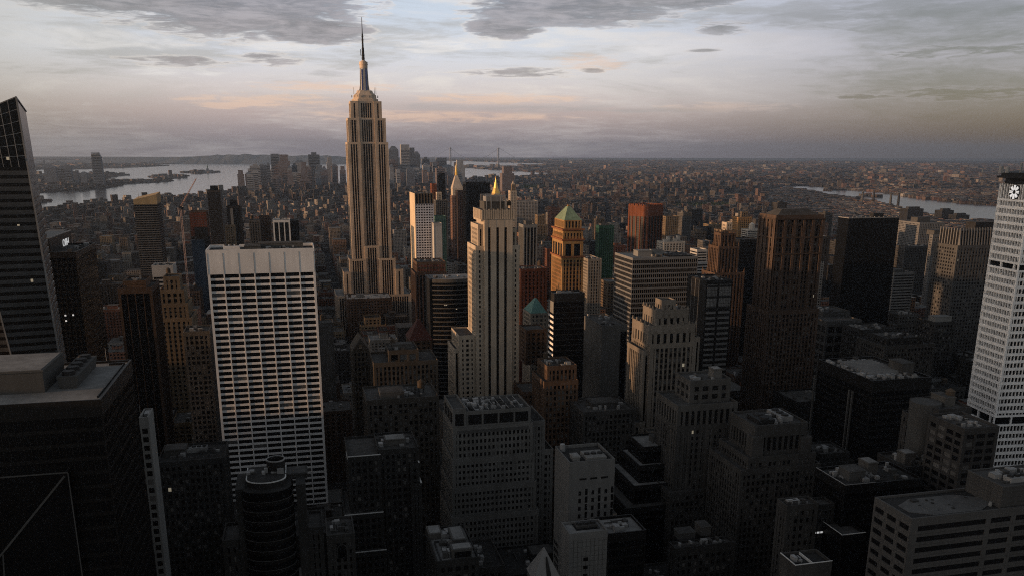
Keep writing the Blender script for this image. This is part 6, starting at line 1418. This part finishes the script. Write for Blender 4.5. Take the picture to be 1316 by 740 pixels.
for i in sorted(pick, key=lambda i: LOTS[i][2]):
    a, b, y0, y1, h, nf = LOTS[i]; gg = random.Random(i*13+5)
    px, py = PJ((a+b)/2, y0, h)
    cname, wm_ = gg.choice(SHADED_WALLS if (y0 < 620 or px > 1060) else WALLS)
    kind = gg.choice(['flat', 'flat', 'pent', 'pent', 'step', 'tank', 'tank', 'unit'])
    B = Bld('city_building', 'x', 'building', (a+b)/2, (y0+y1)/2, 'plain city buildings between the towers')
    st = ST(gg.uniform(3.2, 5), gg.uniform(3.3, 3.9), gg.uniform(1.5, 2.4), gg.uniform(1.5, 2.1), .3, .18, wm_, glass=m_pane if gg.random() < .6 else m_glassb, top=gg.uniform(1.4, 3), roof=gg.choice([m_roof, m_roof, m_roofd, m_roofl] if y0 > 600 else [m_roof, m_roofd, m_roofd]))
    if kind == 'step' and h > 24:
        B.tier(a, b, y0, y1, 0, h*.78, st); B.tier(a+(b-a)*.18, b-(b-a)*.18, y0+5, y1-4, h*.78-.3, h, st); feat = 'stepped top'
    else: B.tier(a, b, y0, y1, 0, h, st); feat = 'flat roof'
    zt = h; w, d = b-a, y1-y0
    if kind in ('pent', 'tank'):
        xx = a+w*gg.uniform(.15, .45); B.bulkhead(xx, xx+w*.3, y0+d*.35, y0+d*.7, zt, gg.uniform(3, 5), wm_); feat = 'roof hut'
    if kind == 'tank': B.tank(a+w*gg.uniform(.65, .85), y0+d*gg.uniform(.3, .7), zt, gg.uniform(1.7, 2.4), gg.uniform(3, 4.2)); feat = 'water tank'
    if kind == 'unit': B.fans(a+w*.3, a+w*.62, y0+d*.3, y0+d*.3+4, zt, 3, m_steel, 2.2); feat = 'roof fans'
    if kind != 'step' and y0 < 1100: B.clutter(a+2, b-4, y0+2, y1-4, zt, 7, i)
    B.done()
    q = [PJ(x, y, h) for x in (a, b) for y in (y0, y1)]; FILL.append([B.root, cname, feat, w, h, px, py])
def relation(px, py):
    x, y, n = min(REF, key=lambda r: ((r[0]-px)/1.2)**2+(r[1]-py)**2); dx_, dy_ = px-x, py-y
    side = 'left of' if dx_ < 0 else 'right of'
    return ((f'above {side}' if dy_ < -35 else f'below {side}' if dy_ > 35 else side) if abs(dx_) > 14 else ('above' if dy_ < 0 else 'below'))+' '+n
from collections import defaultdict
grp = defaultdict(list)
for f in FILL:
    size = 'low' if f[4] < 32 else 'midrise' if f[4] < 60 else 'tall'
    wid = 'narrow' if f[3] < 24 else 'wide' if f[3] > 33 else ''
    f.append(' '.join(x for x in (size, wid, f[1], 'block with', f[2]) if x)); f.append(relation(f[5], f[6])); grp[(f[7], f[8])].append(f)
ORD = ['leftmost', 'second leftmost', 'third leftmost', 'fourth leftmost', 'fifth leftmost', 'sixth leftmost', 'seventh leftmost', 'eighth leftmost', 'ninth leftmost', 'tenth leftmost', 'eleventh leftmost', 'twelfth leftmost']
for (d_, r_), L_ in grp.items():
    L_.sort(key=lambda f: f[5])
    for k, f in enumerate(L_): f[0]['label'] = f'{d_}, {r_}' + ('' if len(L_) == 1 else f', {ORD[min(k, 11)]}')
# ---- the rest of the near grid is too small and too many to tell apart
rest = [l for i, l in enumerate(LOTS) if i not in pick]
def arr(k): return np.array([l[k] for l in rest])
X0, X1, Y0, Y1, Hh = (arr(k) for k in range(5)); n = len(rest); rg = np.random.default_rng(5)
mass_mesh('low_city_blocks', (X0+X1)/2, (Y0+Y1)/2, X1-X0, Y1-Y0, Hh, np.zeros(n), 3, m_city)
pw_ = (X1-X0)*rg.uniform(.2, .5, n); k_ = rg.random(n) < .6
mass_mesh('rooftop_huts', (X0+X1)[k_]/2+rg.uniform(-4, 4, k_.sum()), (Y0+Y1)[k_]/2, pw_[k_], rg.uniform(5, 12, k_.sum()), rg.uniform(3, 6, k_.sum()), np.zeros(k_.sum()), 4, m_city, z0=Hh[k_]-.1)
# ---- the city beyond
rg = np.random.default_rng(12); R_ = []; r = 2255.0
while r < 23500:
    s = max(17.0, r*.0052 if r < 9000 else r*.0075); na_ = int(R(74)*r/s); th = R(-22)+R(74)*(np.arange(na_)+rg.random(na_)*.9)/na_
    R_.append(np.stack([np.sin(th)*(r+rg.normal(0, s*.35, na_)), np.cos(th)*(r+rg.normal(0, s*.35, na_)), np.full(na_, s)], -1)); r += s*1.12
A = np.concatenate(R_); A = A[A[:, 1] > 2262] if True else A
px, py = PJv(A[:, 0], A[:, 1], np.zeros(len(A)))
bad = np.zeros(len(A), bool)
for n_, pol in WATER: bad |= in_poly(px, py, pol)
for n_, pol in LAND: bad &= ~in_poly(px, py, pol)
bad |= (px < 60) & (py < 246) & (py > 221) & (rg.random(len(A)) < .3)
PARKS = [[(868, 271), (960, 269), (962, 264), (870, 264.5)], [(660, 246), (700, 245), (704, 240), (664, 241)]]
for pol in PARKS: bad |= in_poly(px, py, pol)
for h in HERO: bad |= (A[:, 0] > h[0]-15) & (A[:, 0] < h[1]+15) & (A[:, 1] > h[2]-15) & (A[:, 1] < h[3]+15)
ug = A[:, 0]*.94-A[:, 1]*.34; vg = A[:, 0]*.34+A[:, 1]*.94
near_ = np.hypot(A[:, 0], A[:, 1]) < 7000
bad |= near_ & ((np.mod(np.where(px > 640, ug, A[:, 0]), 260) < 22) | (np.mod(np.where(px > 640, vg, A[:, 1]), 190) < 14))
A = A[~bad]; px = px[~bad]; py = py[~bad]; n = len(A); dist = np.hypot(A[:, 0], A[:, 1])
w = A[:, 2]*rg.uniform(.6, 1.5, n); d = A[:, 2]*rg.uniform(.6, 1.4, n)
h = rg.lognormal(math.log(12), .45, n)*np.where(dist < 4600, 1.3, 1.0); tall = rg.random(n); clus = (np.sin(A[:, 0]/310.)*np.sin(A[:, 1]/270.+1)+np.sin(A[:, 0]/120.+A[:, 1]/190.)*.5)
h = np.where(tall < np.where(dist < 4600, .06, .03)+.06*(clus > .6), rg.uniform(26, 52, n), h); h = np.where(tall < .003, rg.uniform(50, 80, n), h)
z1_ = (px > 735) & (px < 965) & (py > 226) & (py < 252) & (rg.random(n) < .10); h = np.where(z1_, rg.uniform(34, 62, n), h)
z2_ = (px > 990) & (px < 1065) & (py > 252) & (py < 272) & (rg.random(n) < .22); h = np.where(z2_, rg.uniform(36, 55, n), h)
z3_ = (px > 300) & (px < 640) & (py > 228) & (py < 262) & (rg.random(n) < .09); h = np.where(z3_, rg.uniform(28, 58, n), h)
h = np.where((px > 985) & (py > 244) & (py < 312) & (dist > 2900), np.minimum(h, 15), h)
h *= np.where(dist > 6500, .85, 1); h = np.minimum(h, 95)
w = np.where(h > 30, np.minimum(w, 26), w)
rot = np.where(dist < 3000, 0, np.where(px > 700, -.35, .25)+(rg.random(n) < .3)*.4)
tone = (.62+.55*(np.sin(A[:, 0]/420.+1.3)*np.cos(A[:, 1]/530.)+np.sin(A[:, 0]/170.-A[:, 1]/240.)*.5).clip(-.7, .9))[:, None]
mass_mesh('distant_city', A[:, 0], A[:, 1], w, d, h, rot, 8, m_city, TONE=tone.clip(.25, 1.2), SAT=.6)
# the west side of town, out of the picture to the left: it is what keeps the low sun off the near streets
gx = np.random.default_rng(31); xs, ys, ws, hs = [], [], [], []
for yy in range(-150, 1500, 80):
    for xx in range(-1900, -330, 62):
        q = PJ(xx+28, yy+26, 0)
        if yy > 300 and q[0] > -30 and (np.array((xx, yy)) @ np.array((math.sin(YAW), math.cos(YAW)))) > 0: continue
        xs.append(xx+gx.uniform(-6, 6)); ys.append(yy+gx.uniform(-4, 4)); ws.append(gx.uniform(34, 54)); f_ = max(0, 1-abs(yy-420)/900)*(1 if xx > -1100 else .6); hs.append(gx.uniform(30, 75)+(gx.random() < .55)*gx.uniform(40, 150)*f_)
xs += [-300, -300, -255, -255, -255, -255, -255, -255]; ys += [398, 398.1, 332, 286, 216, 130, 50, -40]; ws += [88, 60, 60, 58, 62, 64, 62, 64]; hs += [318, 330, 196, 205, 212, 208, 200, 190]  # added unseen slabs, placed and sized to shade the precast tower and near fronts
n = len(xs); mass_mesh('west_side_shade_blocks', np.array(xs), np.array(ys), np.array(ws), np.array(ws)*1.0, np.array(hs), np.zeros(n), 6, m_city)
# ---- downtown and across the river: single towers
FT = [  # xl xr ytop Y material
 (348, 357, 198, 6600, 0), (357, 371, 199, 6500, 2), (379, 390, 206, 6700, 1), (396, 409.5, 196, 6800, 0), (391, 397, 213, 6400, 1), (420, 426, 202, 7000, 1), (426, 433, 211, 6900, 2), (321, 333, 211, 6200, 1), (333, 344, 212, 6300, 0), (305, 312, 219, 6000, 2), (315, 321, 222, 6050, 2), (363, 374, 219, 6100, 2), (372, 380, 222, 5900, 1), (437, 443, 214, 6700, 2), (411, 420, 216, 6500, 2), (381, 396, 221, 6000, 1), (386, 397, 231, 5600, 2), (405, 420, 222, 6200, 2),
 (500, 511, 188, 6700, 0), (500, 510, 205, 6200, 2), (515.5, 525, 186, 6600, 1), (526, 533, 190, 6700, 0), (532, 539, 195, 6800, 0), (543, 551, 202, 6900, 0), (562, 573, 203, 6900, 0), (586.5, 596.5, 206, 6100, 1), (544, 552, 210, 6500, 1), (553, 562, 212, 6500, 2), (528, 538, 216, 6200, 1), (513, 520, 222, 6000, 2), (570, 582, 212, 6700, 1), (538, 545, 221, 6000, 1), (551, 558, 222, 6100, 2), (646, 660, 214.5, 4600, 2),
 (56, 70, 213, 6900, 0), (73, 81, 214, 6800, 0), (82.5, 90, 214, 6700, 0), (93, 98, 221, 6800, 0), (103, 110, 221, 6700, 0)]
_g = random.Random(9)
FT = [(a-.5, b+.9, c_, d_, e_) for a, b, c_, d_, e_ in FT]
for i in range(44):
    xl = _g.uniform(316, 442) if i < 22 else _g.uniform(499, 600); FT.append((xl, xl+_g.uniform(5, 11), _g.uniform(208, 226), _g.uniform(5500, 6700), i % 3))
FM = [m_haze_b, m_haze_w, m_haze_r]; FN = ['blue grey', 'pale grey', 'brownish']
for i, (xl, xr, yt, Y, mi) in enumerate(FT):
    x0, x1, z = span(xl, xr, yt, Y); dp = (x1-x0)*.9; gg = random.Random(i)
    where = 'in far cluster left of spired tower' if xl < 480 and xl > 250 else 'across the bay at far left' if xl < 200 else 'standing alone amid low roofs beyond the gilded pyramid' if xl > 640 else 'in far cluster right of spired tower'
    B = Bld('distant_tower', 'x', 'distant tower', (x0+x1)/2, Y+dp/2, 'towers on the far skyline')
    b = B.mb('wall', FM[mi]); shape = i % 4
    if shape == 0 or z < 60: b.box(x0, x1, Y, Y+dp, 0, z)
    elif shape == 1: b.box(x0, x1, Y, Y+dp, 0, z*.8).box(x0+(x1-x0)*.14, x1-(x1-x0)*.14, Y+dp*.14, Y+dp*.86, z*.8-.1, z)
    elif shape == 2: b.box(x0, x1, Y, Y+dp, 0, z*.9); B.mb('roof', FM[0]).pyr(x0, x1, Y, Y+dp, z*.9, z, .35)
    else:
        b.box(x0, x1, Y, Y+dp, 0, z*.93); b.box(x0+(x1-x0)*.3, x1-(x1-x0)*.25, Y+dp*.3, Y+dp*.7, z*.93-.1, z)
    G_ = MB(); nfl = int(z/11)
    for k in range(1, nfl): G_.box(x0+.6, x1-.6, Y-.25, Y+.1, k*11, k*11+4.5) if shape in (0, 3) and k*11+5 < z*.9 else None
    G_.build('window_band', m_glassb, B.root)
    B.root['label'] = 'x'; B._w = where; B.done(); FT[i] = FT[i]+(B.root, where, FN[mi], ['flat topped', 'stepped', 'tapering', 'notched'][shape if z >= 60 else 0])
fg = defaultdict(list)
for t in FT: fg[(t[6], t[7], t[8])].append(t)
for (w_, c_, s_), L_ in fg.items():
    L_.sort(key=lambda t: t[0])
    for k, t in enumerate(L_): t[5]['label'] = f'hazy {c_} {s_} tower {w_}' + ('' if len(L_) == 1 else f', {ORD[min(k, 11)]}')
def waterfront_tower():
    Y = 6681; x0, x1, z = span(117, 129, 202, Y); B = Bld('waterfront_tower', 'tall lone grey tower with a bright notched top on the far waterfront at left', 'skyscraper', (x0+x1)/2, Y+25)
    B.mb('wall', m_haze_b).loft([[(x0-4, Y, 0), (x1+4, Y, 0), (x1+4, Y+50, 0), (x0-4, Y+50, 0)], [(x0, Y+2, z), (x1, Y+2, z), (x1, Y+48, z), (x0, Y+48, z)]])
    B.mb('crown', m_haze_w).loft([[(x0, Y+2, z), (x1, Y+2, z), (x1, Y+48, z), (x0, Y+48, z)], [(x0, Y+4, z+22), (x1-12, Y+4, z+26), (x1-12, Y+44, z+26), (x0, Y+44, z+22)]])
    f = B.mb('window_band', m_glassb)
    for k in range(22): f.box(x0+2, x1-2, Y-.3, Y+2.2, k*11, k*11+4)
    B.done()
waterfront_tower()
# bridge towers and cables on the horizon, statue, chimneys
def bridge():
    Y = 16900; a = U(579, 203.5, Y); b = U(640.5, 203.5, Y); K = thing('suspension_bridge', 'faint suspension bridge with two tall towers on the horizon', 'bridge', ((a[0]+b[0])/2, Y, 0))
    zt = U(579, 190, Y)[2]; zd = 68
    for x in (a[0], b[0]):
        t = MB().box(x-14, x-5, Y-16, Y+16, 0, zt).box(x+5, x+14, Y-16, Y+16, 0, zt).box(x-5, x+5, Y-15, Y+15, zt-26, zt-4).box(x-5, x+5, Y-15, Y+15, zd-8, zd-1); t.build('tower', m_haze_w, K)
    MB().box(a[0]-420, b[0]+420, Y-12, Y+12, zd, zd+9).build('deck', m_haze_w, K)
    c_ = MB(); n = 24
    for s0, s1, zz in ((a[0], b[0], zd+14),):
        pts = [(s0+(s1-s0)*i/n, Y, zz+(zt-zz)*(2*i/n-1)**2) for i in range(n+1)]
        for p, q in zip(pts, pts[1:]): c_.bar(p, q, 4)
        for p in pts[1:-1]: c_.box(p[0]-.8, p[0]+.8, Y-1, Y+1, zd+9, p[2])
    c_.bar((a[0], Y, zt), (a[0]-400, Y, zd+9), 4).bar((b[0], Y, zt), (b[0]+400, Y, zd+9), 4); c_.build('cable', m_haze_w, K)
bridge()
def statue():
    x, y, _ = U(267, 221.5, z=2.2); K = thing('statue', 'tiny statue on a tall pedestal on the small island in the bay', 'statue', (x, y, 0))
    MB().box(x-30, x+30, y-30, y+30, 2, 12).pyr(x-14, x+14, y-14, y+14, 12, 47, .7).build('pedestal', m_haze_b, K)
    MB().cyl(x, y, 47, 76, 8, 4.5, 10).cyl(x, y, 76, 84, 3.5, 2.5, 8).bar((x+3, y, 74), (x+6, y, 93), 2.6).cyl(x+6, y, 92, 95, 1.8, .6, 6).build('figure', mat('statue_green', (.10, .16, .14), .8, .2), K)
statue()
for i, (px_, t_, b_) in enumerate(((1107.5, 246, 262), (1122, 245, 262), (1143.5, 248, 267), (1153.5, 248, 268))):
    x, y, _ = U(px_, b_, z=0); zt = U(px_, t_, y)[2]
    K = thing('chimney_stack', ['leftmost', 'second', 'third', 'rightmost'][i]+' of four tall chimneys by the river at right', 'chimney', (x, y, 0), 'chimneys by the river')
    MB().cyl(x, y, 0, zt, 7, 4.6, 14).build('shaft', [m_concd, m_blk2][i % 2], K); MB().cyl(x, y, zt-9, zt-4, 5.2, 5.1, 14).build('band', m_dkst, K)
K = None
# parks: far-off trees that read as one mass
def park(pol, seed, nm):
    r = np.random.default_rng(seed); q = np.array(pol); b = MB(); n = 0
    while n < 1500:
        x, y = r.uniform(q[:, 0].min(), q[:, 0].max()), r.uniform(q[:, 1].min(), q[:, 1].max())
        if not in_poly(np.array([x]), np.array([y]), pol)[0]: continue
        X, Y_, _ = U(x, y, z=0); n += 1; hh = r.uniform(8, 20)
        for _ in range(7):
            c0 = np.array((X+r.normal(0, 4), Y_+r.normal(0, 4), hh*r.uniform(.4, 1))); u = r.normal(0, 3.0, (3, 3)); b.poly([c0+u[0], c0+u[1], c0+u[2]], [(0, 1, 2)])
    o = b.build('distant_trees', mat('tree_foliage', (.035, .05, .022), .9, .4, streak=False)); o['kind'] = 'stuff'
for i, p_ in enumerate(PARKS): park(p_, i, '')

# ================================================================== haze
hz = bpy.data.materials.new('haze_air'); hz.use_nodes = True; ht = hz.node_tree; ht.nodes.remove(ht.nodes['Principled BSDF'])
pv = ht.nodes.new('ShaderNodeVolumePrincipled'); pv.inputs['Density'].default_value = 3.3e-5; pv.inputs['Color'].default_value = (.62, .72, .86, 1); pv.inputs['Anisotropy'].default_value = 0.7
ht.links.new(pv.outputs[0], ht.nodes['Material Output'].inputs['Volume'])
MATS['haze_air'] = hz
ho = MB().box(-14500, 30500, -3500, 30500, -1.2, 520).build('haze', hz); ho['kind'] = 'stuff'
bpy.context.view_layer.update()
